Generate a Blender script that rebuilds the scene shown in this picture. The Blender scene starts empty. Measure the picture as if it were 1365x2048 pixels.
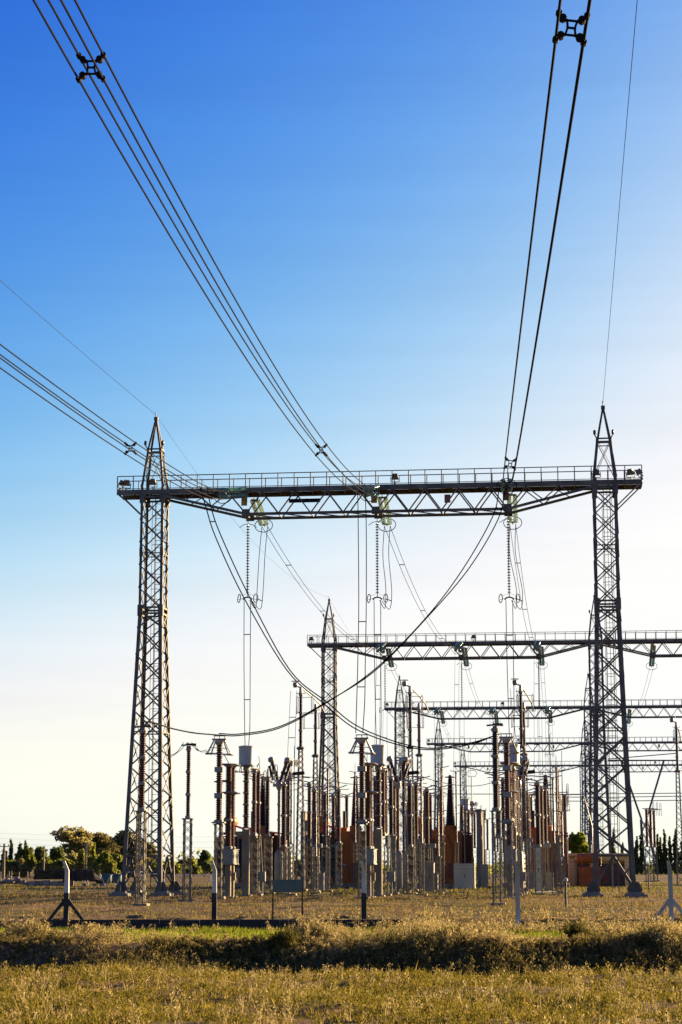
import bpy, math, random
import numpy as np
from mathutils import Vector, Matrix

# ------------------------------------------------------------------ camera, sky, sun, exposure
FPX, CXP, CYP, HC = 4000.0, 682.5, 1024.0, 2.0      # focal length in photo pixels, principal point, eye height
PITCH = math.atan(706 / FPX)
YAW = math.atan(463 / math.hypot(FPX, 706))         # bearing of the switchyard rows, to the right of the view
SUN_AZ, SUN_EL = 55.0, 13.5                         # degrees right of the view, degrees above the horizon
S = bpy.context.scene
C = S.collection
cam_d = bpy.data.cameras.new('camera')
cam = bpy.data.objects.new('camera', cam_d)
C.objects.link(cam)
cam.location = (0, 0, HC)
cam.rotation_euler = (math.pi / 2 + PITCH, 0, 0)
cam_d.sensor_fit = 'VERTICAL'
cam_d.sensor_height = 36.0
cam_d.lens = FPX / 2048 * 36.0
cam_d.clip_start = 0.5
cam_d.clip_end = 20000
S.camera = cam
S.view_settings.view_transform = 'Standard'
S.view_settings.look = 'None'
S.view_settings.exposure = 2.1
S.view_settings.gamma = 1.0

wd = bpy.data.worlds.new('World')
S.world = wd
wd.use_nodes = True
wt = wd.node_tree
wt.nodes.clear()
w_out = wt.nodes.new('ShaderNodeOutputWorld')
w_bg = wt.nodes.new('ShaderNodeBackground')
w_bg.inputs['Strength'].default_value = 0.1
sky = wt.nodes.new('ShaderNodeTexSky')
sky.sky_type = 'NISHITA'
sky.sun_disc = False
sky.sun_elevation = math.radians(SUN_EL)
sky.sun_rotation = math.radians(SUN_AZ)
sky.air_density = 0.7
sky.dust_density = 1.2
sky.ozone_density = 1.0
# the film curve of the sky: one exponent and gain per channel with a soft shoulder in the glare,
# and no channel falling far below the red in the low haze
w_sep = wt.nodes.new('ShaderNodeSeparateColor')
w_com = wt.nodes.new('ShaderNodeCombineColor')
wt.links.new(sky.outputs[0], w_sep.inputs[0])


def w_math(op, a, b):
    n = wt.nodes.new('ShaderNodeMath')
    n.operation = op
    for i, x in enumerate((a, b)):
        if isinstance(x, (int, float)):
            n.inputs[i].default_value = x
        else:
            wt.links.new(x, n.inputs[i])
    return n.outputs[0]


_r, _g, _b = [w_math('SUBTRACT', 1.0, w_math('POWER', 2.71828, w_math('MULTIPLY', w_math('POWER', w_sep.outputs[i], g), -k)))
              for i, (g, k) in enumerate(((3.95, 0.0190), (2.88, 0.0382), (1.43, 0.285)))]
_g = w_math('MAXIMUM', _g, w_math('MULTIPLY', _r, 1.0))
_b = w_math('MAXIMUM', _b, w_math('MULTIPLY', _r, 0.885))
# faint level wisps of haze low in the sky
w_tc = wt.nodes.new('ShaderNodeTexCoord')
w_mp = wt.nodes.new('ShaderNodeMapping')
w_mp.inputs['Scale'].default_value = (2.2, 2.2, 34.0)
w_nz = wt.nodes.new('ShaderNodeTexNoise')
w_nz.inputs['Scale'].default_value = 1.6
w_nz.inputs['Detail'].default_value = 5.0
w_nz.inputs['Roughness'].default_value = 0.55
wt.links.new(w_tc.outputs['Generated'], w_mp.inputs['Vector'])
wt.links.new(w_mp.outputs[0], w_nz.inputs['Vector'])
_wisp = w_math('ADD', 0.93, w_math('MULTIPLY', w_nz.outputs['Fac'], 0.14))
for _i, _x in enumerate((_r, _g, _b)):
    wt.links.new(w_math('MULTIPLY', w_math('MULTIPLY', _x, _wisp), 2.33), w_com.inputs[_i])
wt.links.new(w_com.outputs[0], w_bg.inputs['Color'])
wt.links.new(w_bg.outputs[0], w_out.inputs['Surface'])

sun_d = bpy.data.lights.new('sun', 'SUN')
sun_d.energy = 5.0
sun_d.angle = math.radians(0.5)
sun_d.color = (1.0, 0.74, 0.43)
sun = bpy.data.objects.new('sun', sun_d)
C.objects.link(sun)
_a, _e = math.radians(SUN_AZ), math.radians(SUN_EL)
SUNV = Vector((math.sin(_a) * math.cos(_e), math.cos(_a) * math.cos(_e), math.sin(_e)))
sun.rotation_euler = SUNV.to_track_quat('Z', 'Y').to_euler()
sun.location = SUNV * 300

# ------------------------------------------------------------------ survey helpers (photo pixel <-> place)
cp, sp = math.cos(PITCH), math.sin(PITCH)
U = Vector((math.cos(YAW), -math.sin(YAW), 0))
V = Vector((math.sin(YAW), math.cos(YAW), 0))
O = Vector((2.4, 131.0, 0))
UP = Vector((0, 0, 1))


def proj(p):
    dz = p[2] - HC
    d = p[1] * cp + dz * sp
    return CXP + FPX * p[0] / d, CYP - FPX * (-p[1] * sp + dz * cp) / d


def ray(px, py):
    x = (px - CXP) / FPX
    u = -(py - CYP) / FPX
    return Vector((x, cp - u * sp, sp + u * cp))


def W(u, v, z=0.0):
    return O + U * u + V * v + UP * z


def PV(px, py, v):                 # point seen at a pixel on the plane of row v
    r = ray(px, py)
    t = (O.dot(V) + v) / r.dot(V)
    return r * t + UP * HC


def PY(px, py, y):                 # point seen at a pixel at distance y
    r = ray(px, py)
    return r * (y / r.y) + UP * HC


def vfor(px, u):                   # row v where the line u shows at pixel column px (at eye level)
    lo, hi = -100.0, 600.0
    for _ in range(50):
        m = (lo + hi) / 2
        a = proj(W(u, m, HC))[0]
        if a < px:
            lo = m
        else:
            hi = m
    return (lo + hi) / 2


R = random.Random(7)

# ------------------------------------------------------------------ materials


def new_mat(name):
    m = bpy.data.materials.new(name)
    m.use_nodes = True
    nt = m.node_tree
    b = nt.nodes['Principled BSDF']
    return m, nt, b


def mat(name, c1, c2=None, rough=0.6, metal=0.0, scale=3.0, bump=0.0, detail=5.0, c3=None, spec=0.5, lo=0.35, hi=0.65, stretch=None):
    m, nt, b = new_mat(name)
    b.inputs['Roughness'].default_value = rough
    b.inputs['Metallic'].default_value = metal
    b.inputs['Specular IOR Level'].default_value = spec
    tc = nt.nodes.new('ShaderNodeTexCoord')
    n = nt.nodes.new('ShaderNodeTexNoise')
    n.inputs['Scale'].default_value = scale
    n.inputs['Detail'].default_value = detail
    if stretch:
        mp = nt.nodes.new('ShaderNodeMapping')
        mp.inputs['Scale'].default_value = stretch
        nt.links.new(tc.outputs['Object'], mp.inputs['Vector'])
        nt.links.new(mp.outputs[0], n.inputs['Vector'])
    else:
        nt.links.new(tc.outputs['Object'], n.inputs['Vector'])
    r = nt.nodes.new('ShaderNodeValToRGB')
    e = r.color_ramp.elements
    e[0].position = lo
    e[1].position = hi
    e[0].color = (*c1, 1)
    e[1].color = (*(c2 or c1), 1)
    if c3:
        x = e.new(0.5 * (lo + hi))
        x.color = (*c3, 1)
    nt.links.new(n.outputs['Fac'], r.inputs['Fac'])
    nt.links.new(r.outputs['Color'], b.inputs['Base Color'])
    if bump:
        bp = nt.nodes.new('ShaderNodeBump')
        bp.inputs['Strength'].default_value = bump
        bp.inputs['Distance'].default_value = 0.05
        nt.links.new(n.outputs['Fac'], bp.inputs['Height'])
        nt.links.new(bp.outputs[0], b.inputs['Normal'])
    return m


def leaf_mat(name, cols, trans=0.45, rough=0.6):
    m, nt, b = new_mat(name)
    nt.nodes.remove(b)
    out = nt.nodes['Material Output']
    g = nt.nodes.new('ShaderNodeNewGeometry')
    r = nt.nodes.new('ShaderNodeValToRGB')
    e = r.color_ramp.elements
    e[0].color = (*cols[0], 1)
    e[1].color = (*cols[-1], 1)
    for i, c in enumerate(cols[1:-1]):
        x = e.new((i + 1) / (len(cols) - 1))
        x.color = (*c, 1)
    nt.links.new(g.outputs['Random Per Island'], r.inputs['Fac'])
    d = nt.nodes.new('ShaderNodeBsdfDiffuse')
    t = nt.nodes.new('ShaderNodeBsdfTranslucent')
    mx = nt.nodes.new('ShaderNodeMixShader')
    mx.inputs[0].default_value = trans
    nt.links.new(r.outputs['Color'], d.inputs['Color'])
    nt.links.new(r.outputs['Color'], t.inputs['Color'])
    nt.links.new(d.outputs[0], mx.inputs[1])
    nt.links.new(t.outputs[0], mx.inputs[2])
    nt.links.new(mx.outputs[0], out.inputs['Surface'])
    return m


M = {
    'steel': mat('galvanised_steel', (0.058, 0.053, 0.041), (0.135, 0.12, 0.092), 0.6, 0.1, 1.1, 0.05, spec=0.3),
    'steel_far': mat('weathered_steel', (0.06, 0.064, 0.06), (0.10, 0.104, 0.097), 0.6, 0.1, 1.6, spec=0.3),
    'steel_light': mat('pale_galvanised_steel', (0.11, 0.097, 0.068), (0.19, 0.165, 0.115), 0.5, 0.15, 2.0, 0.05, spec=0.35),
    'alu': mat('aluminium_tube', (0.20, 0.18, 0.145), (0.30, 0.27, 0.22), 0.45, 0.3, 2.5),
    'wire': mat('aged_conductor', (0.005, 0.005, 0.005), (0.010, 0.0095, 0.009), 0.9, 0.0, 4.0, spec=0.05),
    'wire_thin': mat('earth_wire_steel', (0.02, 0.022, 0.025), (0.03, 0.032, 0.035), 0.9, 0.0, 4.0, spec=0.05),
    'black': mat('black_rubber_and_iron', (0.006, 0.006, 0.006), (0.014, 0.013, 0.012), 0.8, 0.0, 5.0, spec=0.1),
    'porcelain': mat('brown_glazed_porcelain', (0.045, 0.0135, 0.0045), (0.095, 0.030, 0.009), 0.35, 0.0, 1.3, spec=0.35),
    'porcelain_dark': mat('dark_glazed_porcelain', (0.020, 0.010, 0.006), (0.038, 0.017, 0.010), 0.38, 0.0, 1.3, spec=0.3),
    'cement': mat('insulator_flange_cement', (0.15, 0.135, 0.11), (0.25, 0.225, 0.18), 0.6, 0.1, 4.0),
    'concrete': mat('cast_concrete', (0.14, 0.108, 0.062), (0.23, 0.182, 0.112), 0.85, 0.0, 2.2, 0.25, stretch=(1, 1, 0.35)),
    'concrete_dark': mat('weathered_concrete', (0.12, 0.108, 0.082), (0.19, 0.17, 0.13), 0.9, 0.0, 1.2, 0.3, stretch=(1, 1, 0.3)),
    'box': mat('grey_enamel', (0.135, 0.135, 0.112), (0.19, 0.19, 0.16), 0.5, 0.0, 1.5, 0.04),
    'can': mat('pale_grey_enamel', (0.30, 0.30, 0.26), (0.36, 0.36, 0.31), 0.5, 0.0, 0.9, 0.03),
    'tank_grey': mat('grey_tank_paint', (0.17, 0.145, 0.098), (0.25, 0.215, 0.15), 0.5, 0.1, 1.5, 0.05),
    'cabinet': mat('pale_green_enamel', (0.34, 0.37, 0.26), (0.42, 0.45, 0.32), 0.5, 0.0, 1.2, 0.04),
    'orange': mat('orange_tank_paint', (0.30, 0.078, 0.009), (0.43, 0.118, 0.014), 0.5, 0.0, 0.8, 0.05, stretch=(1, 1, 0.4), spec=0.3),
    'orange_small': mat('faded_orange_paint', (0.20, 0.085, 0.018), (0.30, 0.13, 0.03), 0.6, 0.0, 1.2, 0.05, spec=0.2),
    'oxide': mat('red_oxide_paint', (0.13, 0.032, 0.010), (0.19, 0.048, 0.014), 0.55, 0.0, 0.8, 0.05, spec=0.3),
    'radiator': mat('radiator_black', (0.01, 0.01, 0.011), (0.022, 0.02, 0.018), 0.55, 0.0, 2.0),
    'glass': None,
    'yellow': mat('ochre_plate_paint', (0.30, 0.19, 0.02), (0.40, 0.25, 0.03), 0.6, 0.0, 5.0),
    'brown_plate': mat('rust_brown_plate_paint', (0.12, 0.05, 0.025), (0.20, 0.085, 0.04), 0.7, 0.0, 5.0),
    'sign': mat('dull_green_sheet', (0.035, 0.075, 0.062), (0.055, 0.10, 0.085), 0.6, 0.0, 3.0, 0.05),
    'whitewash': mat('whitewashed_concrete', (0.48, 0.47, 0.41), (0.70, 0.69, 0.62), 0.85, 0.0, 3.0, 0.25, stretch=(1, 1, 0.25)),
    'greypost': mat('bare_grey_concrete', (0.33, 0.32, 0.27), (0.52, 0.51, 0.44), 0.9, 0.0, 3.0, 0.3, stretch=(1, 1, 0.25)),
    'tar': mat('tar_and_shade_black', (0.008, 0.008, 0.008), (0.022, 0.018, 0.015), 0.8, 0.0, 4.0, 0.3),  # tar black of the post feet; on the plinth it paints in shade
    'wood': mat('grey_wood', (0.17, 0.13, 0.09), (0.28, 0.22, 0.16), 0.9, 0.0, 3.0, 0.3, stretch=(1, 1, 0.1)),
    'bark': mat('tree_bark', (0.05, 0.038, 0.028), (0.10, 0.075, 0.055), 0.95, 0.0, 4.0, 0.4),
    'beige': mat('ochre_render', (0.50, 0.43, 0.17), (0.62, 0.54, 0.23), 0.9, 0.0, 0.7, 0.1),
    'dark_open': mat('brown_steel_door', (0.05, 0.035, 0.025), (0.08, 0.055, 0.04), 0.6, 0.0, 2.0),
    'tarp': mat('black_tarpaulin', (0.010, 0.008, 0.006), (0.035, 0.026, 0.018), 0.85, 0.0, 1.5, 0.4, spec=0.1),
    'tarp_green': mat('green_tarpaulin', (0.012, 0.06, 0.045), (0.03, 0.10, 0.075), 0.6, 0.0, 1.5, 0.4),
    'paleparts': mat('pale_stacked_steel', (0.42, 0.42, 0.40), (0.60, 0.58, 0.54), 0.6, 0.1, 2.0),
    'lampglass': mat('floodlight_glass', (0.30, 0.30, 0.28), (0.42, 0.41, 0.38), 0.2, 0.0, 2.0),
    'rubble': mat('grey_brown_rubble', (0.12, 0.095, 0.07), (0.30, 0.25, 0.19), 0.9, 0.0, 2.5, 0.5),
}
_m, _nt, _b = new_mat('green_glass_discs')
_b.inputs['Base Color'].default_value = (0.62, 0.74, 0.62, 1)
_b.inputs['Roughness'].default_value = 0.12
_b.inputs['Transmission Weight'].default_value = 0.35
M['glass'] = _m
_m, _nt, _b = new_mat('dark_glass_discs')
_b.inputs['Base Color'].default_value = (0.045, 0.06, 0.045, 1)
_b.inputs['Roughness'].default_value = 0.15
M['glass_dark'] = _m
_m, _nt, _b = new_mat('teal_glass_discs')
_b.inputs['Base Color'].default_value = (0.11, 0.22, 0.19, 1)
_b.inputs['Roughness'].default_value = 0.15
M['glass_teal'] = _m

# ------------------------------------------------------------------ mesh builder


class MB:
    def __init__(s):
        s.v, s.f, s.sm = [], [], []

    def _add(s, vs, fs, smooth=False):
        o = len(s.v)
        s.v.extend([tuple(p) for p in vs])
        for f in fs:
            s.f.append(tuple(i + o for i in f))
            s.sm.append(smooth)

    def box(s, c, d, rz=0.0, top=1.0):
        cx, cy, cz = c
        hx, hy, hz = d[0] / 2, d[1] / 2, d[2] / 2
        ca, sa = math.cos(rz), math.sin(rz)
        vs = []
        for z, k in ((-hz, 1.0), (hz, top)):
            for x, y in ((-hx, -hy), (hx, -hy), (hx, hy), (-hx, hy)):
                x *= k
                y *= k
                vs.append((cx + x * ca - y * sa, cy + x * sa + y * ca, cz + z))
        s._add(vs, [(0, 3, 2, 1), (4, 5, 6, 7), (0, 1, 5, 4), (1, 2, 6, 5), (2, 3, 7, 6), (3, 0, 4, 7)])

    def prism(s, p, q, poly, ax, ay):
        p, q = Vector(p), Vector(q)
        n = len(poly)
        vs = [p + ax * a + ay * b for a, b in poly] + [q + ax * a + ay * b for a, b in poly]
        fs = [tuple(range(n - 1, -1, -1)), tuple(range(n, 2 * n))]
        for i in range(n):
            j = (i + 1) % n
            fs.append((i, j, n + j, n + i))
        s._add(vs, fs)

    def bar(s, p, q, w, h=None, up=None):
        p, q = Vector(p), Vector(q)
        h = h or w
        d = q - p
        if d.length < 1e-6:
            return
        d.normalize()
        up = Vector(up) if up is not None else (UP if abs(d.z) < 0.95 else Vector((0, 1, 0)))
        ax = d.cross(up).normalized()
        ay = ax.cross(d).normalized()
        s.prism(p, q, [(-w / 2, -h / 2), (w / 2, -h / 2), (w / 2, h / 2), (-w / 2, h / 2)], ax, ay)

    def angle(s, p, q, a, t, sx, sy, ax=Vector((1, 0, 0)), ay=Vector((0, 1, 0))):   # L section, corner at p-q line, flanges towards sx, sy
        s.prism(p, q, [(0, 0), (a * sx, 0), (a * sx, t * sy), (t * sx, t * sy), (t * sx, a * sy), (0, a * sy)], ax, ay)

    def tube(s, pts, r, n=6, closed=False, caps=True):
        pts = [Vector(p) for p in pts]
        m = len(pts)
        rr = r if isinstance(r, (list, tuple)) else [r] * m
        t0 = None
        vs = []
        ref = None
        for i in range(m):
            if closed:
                d = pts[(i + 1) % m] - pts[i - 1]
            else:
                d = pts[min(i + 1, m - 1)] - pts[max(i - 1, 0)]
            d.normalize()
            if ref is None:
                ref = d.cross(UP if abs(d.z) < 0.9 else Vector((1, 0, 0))).normalized()
            ref = (ref - d * ref.dot(d)).normalized()
            b = d.cross(ref)
            for k in range(n):
                a = 2 * math.pi * k / n
                vs.append(pts[i] + (ref * math.cos(a) + b * math.sin(a)) * rr[i])
        fs = []
        for i in range(m if closed else m - 1):
            j = (i + 1) % m
            for k in range(n):
                l = (k + 1) % n
                fs.append((i * n + k, i * n + l, j * n + l, j * n + k))
        if caps and not closed:
            fs.append(tuple(range(n - 1, -1, -1)))
            fs.append(tuple((m - 1) * n + k for k in range(n)))
        s._add(vs, fs, True)

    def lathe(s, prof, n=14, o=(0, 0, 0), axis=None):
        o = Vector(o)
        axis = Vector(axis).normalized() if axis is not None else UP
        a = axis.cross(UP if abs(axis.z) < 0.9 else Vector((1, 0, 0))).normalized()
        b = axis.cross(a)
        vs = []
        for r, z in prof:
            for k in range(n):
                t = 2 * math.pi * k / n
                vs.append(o + axis * z + (a * math.cos(t) + b * math.sin(t)) * r)
        fs = []
        for i in range(len(prof) - 1):
            for k in range(n):
                l = (k + 1) % n
                fs.append((i * n + k, i * n + l, (i + 1) * n + l, (i + 1) * n + k))
        fs.append(tuple(range(n - 1, -1, -1)))
        fs.append(tuple((len(prof) - 1) * n + k for k in range(n)))
        s._add(vs, fs, True)

    def mesh(s, name, m, origin=None):
        me = bpy.data.meshes.new(name)
        vs = s.v if origin is None else [(x - origin[0], y - origin[1], z - origin[2]) for x, y, z in s.v]
        me.from_pydata(vs, [], s.f)
        me.polygons.foreach_set('use_smooth', s.sm)
        me.materials.append(M[m] if isinstance(m, str) else m)
        me.validate()
        me.update()
        try:
            me.set_sharp_from_angle(angle=math.radians(40))
        except Exception:
            pass
        return me


def tag(o, label, cat, group=None):
    o['label'] = label
    o['category'] = cat
    if group:
        o['group'] = group
    return o


def thing(name, label, cat, loc, group=None, rz=None):
    o = bpy.data.objects.new(name, None)
    o.empty_display_size = 0.3
    C.objects.link(o)
    o.location = loc
    o.rotation_euler = (0, 0, -YAW if rz is None else rz)
    return tag(o, label, cat, group)


CACHE = {}


def part(name, parent, m, build, key=None, loc=None):
    """one mesh part; build(mb) fills it; a key shares the mesh between repeats"""
    me = CACHE.get(key) if key else None
    if me is None:
        mb = MB()
        build(mb)
        me = mb.mesh(name, m)
        if key:
            CACHE[key] = me
    o = bpy.data.objects.new(name, me)
    C.objects.link(o)
    if parent:
        o.parent = parent
    if loc is not None:
        o.location = loc
    return o


def clone(root, loc, label=None, rz=None):       # a thing, its parts and their sub-parts
    r = root.copy()
    C.objects.link(r)
    r.location = loc
    if rz is not None:
        r.rotation_euler = (0, 0, rz)
    if label:
        r['label'] = label
    for ch in list(root.children):
        c = ch.copy()
        C.objects.link(c)
        c.parent = r
        for g in list(ch.children):
            d = g.copy()
            C.objects.link(d)
            d.parent = c
    return r


def structure(o):
    o['kind'] = 'structure'
    return o


#==STAGE2==
# ------------------------------------------------------------------ ground


def terrain(x, y):
    """gentle height of the land; x, y numpy arrays"""
    y = y + 0.9 * np.sin(x * 0.13 + 0.7) * np.clip((58 - y) / 8, 0, 1) * np.clip((y - 20) / 10, 0, 1) + 0.35 * np.sin(x * 0.55) * np.clip((58 - y) / 8, 0, 1) * np.clip((y - 20) / 10, 0, 1)
    z = np.interp(y, [0, 36, 38.3, 39.6, 43.5, 48.6, 49.6, 50.6, 53.0, 57, 61, 75.7, 76.3, 80],
                  [0, 0, -0.02, -0.55, -0.78, -0.74, -0.42, 0.03, 0.05, -0.26, -0.36, -0.40, -0.02, 0.0])
    near = np.clip((140 - y) / 60, 0, 1)
    z = z + near * (0.035 * np.sin(x * 1.3 + y * 0.7) + 0.03 * np.sin(x * 0.6 - y * 1.9 + 1.2) + 0.02 * np.sin(2.7 * x + 2.2 * y))
    yard = np.clip((y - 77) / 6, 0, 1) * np.clip((230 - y) / 40, 0, 1)
    z = z + yard * (0.030 * np.sin(y * 1.15 + 1.4 * np.sin(x * 0.16)) + 0.025 * np.sin(y * 2.6 + x * 0.35 + 2.0 * np.sin(x * 0.21)))
    return z


def build_ground():
    xs = np.unique(np.concatenate([np.arange(-40, 40.01, 0.4), np.arange(-160, 160.1, 4), np.array([-6000, -2500, -1200, -600, -300, 300, 600, 1200, 2500, 6000])]))
    ys = np.unique(np.concatenate([np.arange(14, 82, 0.3), np.arange(82, 150, 0.45), np.arange(150, 200, 2), np.arange(200, 700, 40), np.array([-60, -20, -5, 5, 10, 1000, 1800, 3000, 6000, 12000])]))
    X, Y = np.meshgrid(xs, ys)
    Z = terrain(X, Y)
    rng = np.random.default_rng(3)
    fine = (np.abs(X) < 40) & (Y > 14) & (Y < 82)
    Z = Z + fine * rng.normal(0, 0.018, Z.shape)
    nx, ny = len(xs), len(ys)
    vs = np.stack([X.ravel(), Y.ravel(), Z.ravel()], 1)
    i = np.arange(nx - 1)[None, :] + nx * np.arange(ny - 1)[:, None]
    fs = np.stack([i, i + 1, i + 1 + nx, i + nx], -1).reshape(-1, 4)
    me = bpy.data.meshes.new('ground')
    me.from_pydata(vs.tolist(), [], fs.tolist())
    me.polygons.foreach_set('use_smooth', [True] * len(fs))
    m, nt, b = new_mat('dry_soil_and_turf')
    tc = nt.nodes.new('ShaderNodeTexCoord')

    def noise(scale, detail=6, st=None, rough=0.6):
        n = nt.nodes.new('ShaderNodeTexNoise')
        n.inputs['Scale'].default_value = scale
        n.inputs['Detail'].default_value = detail
        n.inputs['Roughness'].default_value = rough
        if st:
            mp = nt.nodes.new('ShaderNodeMapping')
            mp.inputs['Scale'].default_value = st
            nt.links.new(tc.outputs['Object'], mp.inputs['Vector'])
            nt.links.new(mp.outputs[0], n.inputs['Vector'])
        else:
            nt.links.new(tc.outputs['Object'], n.inputs['Vector'])
        return n

    def ramp(src, p0, c0, p1, c1):
        r = nt.nodes.new('ShaderNodeValToRGB')
        e = r.color_ramp.elements
        e[0].position, e[1].position = p0, p1
        e[0].color, e[1].color = (*c0, 1), (*c1, 1)
        nt.links.new(src, r.inputs['Fac'])
        return r

    def mix(f, a, c):
        x = nt.nodes.new('ShaderNodeMix')
        x.data_type = 'RGBA'
        nt.links.new(f, x.inputs['Factor'])
        nt.links.new(a, x.inputs['A'])
        nt.links.new(c, x.inputs['B'])
        return x.outputs['Result']
    soil = ramp(noise(0.9, 8).outputs['Fac'], 0.3, (0.08, 0.048, 0.020), 0.7, (0.25, 0.155, 0.065))
    turf = ramp(noise(2.5, 8).outputs['Fac'], 0.3, (0.028, 0.028, 0.007), 0.7, (0.12, 0.095, 0.022))
    patch = ramp(noise(0.12, 6, (0.6, 1.3, 1)).outputs['Fac'], 0.44, (0, 0, 0), 0.56, (1, 1, 1))
    col = mix(patch.outputs['Color'], soil.outputs['Color'], turf.outputs['Color'])
    nt.links.new(col, b.inputs['Base Color'])
    b.inputs['Roughness'].default_value = 0.95
    b.inputs['Specular IOR Level'].default_value = 0.1
    bp = nt.nodes.new('ShaderNodeBump')
    bp.inputs['Strength'].default_value = 0.9
    bp.inputs['Distance'].default_value = 0.12
    nt.links.new(noise(3.5, 8).outputs['Fac'], bp.inputs['Height'])
    nt.links.new(bp.outputs[0], b.inputs['Normal'])
    me.materials.append(m)
    o = bpy.data.objects.new('ground', me)
    C.objects.link(o)
    structure(o)


build_ground()

# ------------------------------------------------------------------ gantries
SPAN, PH, GSTEP = 30.1, 8.68, 95.0
DU = 0.45                  # the farther gantries stand a little to the right of the first


def tower_body(mb, det):
    """lattice column: legs and crossed braces, local origin at its foot"""
    zs = [0.35, 2.6, 18.65, 27.0]
    hu = lambda z: np.interp(z, zs, [1.33, 1.19, 0.80, 0.78])
    hv = lambda z: np.interp(z, zs, [2.25, 1.95, 0.92, 0.90])
    cn = lambda sx, sy, z: Vector((sx * hu(z), sy * hv(z), z))
    for sx in (-1, 1):
        for sy in (-1, 1):
            for a, b, w in ((0.35, 18.65, 0.25), (18.65, 27.0, 0.18)):
                mb.angle(cn(sx, sy, a), cn(sx, sy, b), w, 0.045, -sx, -sy)
            if det:                                        # splice plates up the leg
                for z in (6.3, 10.6, 14.8, 18.65, 22.6):
                    p = cn(sx, sy, z)
                    mb.box((p.x + sx * 0.012, p.y - sy * 0.11, z), (0.02, 0.20, 0.60))
                    mb.box((p.x - sx * 0.11, p.y + sy * 0.012, z), (0.20, 0.02, 0.60))
    lev = [2.6]
    while lev[-1] < 18.0:
        lev.append(min(18.65, lev[-1] + (1.95 if det else 2.3) - 0.02 * len(lev)))
    lev[-1] = 18.65
    n2 = 5
    lev2 = [18.65 + (26.3 - 18.65) * i / n2 for i in range(n2 + 1)]
    allz = lev + lev2[1:]
    for face in range(4):
        def pt(s, z, off=0.0):
            if face == 0:
                return Vector((s * hu(z), -hv(z) - off, z))
            if face == 1:
                return Vector((s * hu(z), hv(z) + off, z))
            if face == 2:
                return Vector((-hu(z) - off, s * hv(z), z))
            return Vector((hu(z) + off, s * hv(z), z))
        for i in range(len(allz) - 1):
            a, b = allz[i], allz[i + 1]
            w = 0.095 if a < 18 else 0.075
            mb.bar(pt(-1, a, 0.02), pt(1, b, 0.02), w, 0.035, up=(0, 1, 0) if face < 2 else (1, 0, 0))
            mb.bar(pt(1, a, -0.05), pt(-1, b, -0.05), w, 0.035, up=(0, 1, 0) if face < 2 else (1, 0, 0))
        for z in (2.6, 18.45, 18.85, 26.3):
            mb.bar(pt(-1, z, -0.02), pt(1, z, -0.02), 0.10, 0.12)
        for z in (10.6, 22.5):
            mb.bar(pt(-1, z, -0.02), pt(1, z, -0.02), 0.07, 0.07)
        m = pt(0, 2.55)                                    # inverted V under the lowest ring
        mb.bar(pt(-1, 0.42, -0.03), m, 0.12, 0.10)
        mb.bar(pt(1, 0.42, -0.03), m, 0.12, 0.10)
        if det:
            mb.bar((pt(-1, 0.42) + m) / 2, pt(-0.98, 1.95), 0.07)
            mb.bar((pt(1, 0.42) + m) / 2, pt(0.98, 1.95), 0.07)
            for s in (-1, 1):                              # gusset plates at the waist and the beam
                for z, h in ((18.65, 0.75), (26.2, 0.6)):
                    p = pt(s * 0.86, z, 0.04)
                    mb.box(p, (0.34, 0.03, h) if face < 2 else (0.03, 0.34, h))


def peak_body(mb):
    a, b, c = (0.78, 0.90, 27.0), (0.47, 0.50, 29.66), (0.07, 0.07, 31.85)
    for sx in (-1, 1):
        for sy in (-1, 1):
            P = [Vector((sx * q[0], sy * q[1], q[2])) for q in (a, b, c)]
            mb.angle(P[0], P[1], 0.15, 0.03, -sx, -sy)
            mb.angle(P[1], P[2], 0.13, 0.03, -sx, -sy)
    for i in range(4):
        def q(s, l):
            k = (a, b)[l]
            return Vector(((s * k[0], -k[1], k[2]), (s * k[0], k[1], k[2]), (-k[0], s * k[1], k[2]), (k[0], s * k[1], k[2]))[i])
        mb.bar(q(-1, 0), q(1, 1), 0.065, 0.03)
        mb.bar(q(1, 0), q(-1, 1), 0.065, 0.03)
        mb.bar(q(-1, 1), q(1, 1), 0.09)
        mb.bar(q(-1, 1) - UP * 0.3, q(1, 1) - UP * 0.3, 0.06)
    mb.box((0, 0, 31.85), (0.26, 0.26, 0.22))
    mb.bar((0, 0, 31.9), (-0.02, -0.2, 32.25), 0.05)


def ladder_body(mb):
    x0, y0 = 0.12, 0.62
    for s in (-0.22, 0.22):
        mb.bar((x0 + s, y0 + 0.5, 0.3), (x0 + s, y0 + 0.1, 26.5), 0.05)
    for i in range(52):
        z = 0.6 + i * 0.5
        y = y0 + 0.5 - 0.4 * z / 26.5
        mb.bar((x0 - 0.22, y, z), (x0 + 0.22, y, z), 0.03)
    for i in range(24):
        z = 3.2 + i * 1.0
        y = y0 + 0.5 - 0.4 * z / 26.5
        pts = [(x0 + 0.36 * math.cos(t), y - 0.36 + 0.4 * math.sin(t) * -1, z) for t in [math.pi * k / 6 for k in range(7)]]
        mb.tube(pts, 0.018, 4)
    for t in (0.5, math.pi / 2, math.pi - 0.5):
        mb.bar((x0 + 0.36 * math.cos(t), y0 + 0.1 - 0.4 * math.sin(t), 3.2), (x0 + 0.36 * math.cos(t), y0 - 0.26 - 0.4 * math.sin(t), 26.2), 0.03)


def footing_body(mb):
    mb.box((0, 0, 0.05), (1.35, 1.35, 0.34), top=0.92)
    mb.box((0, 0, 0.27), (0.95, 0.95, 0.12), top=0.85)


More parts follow.
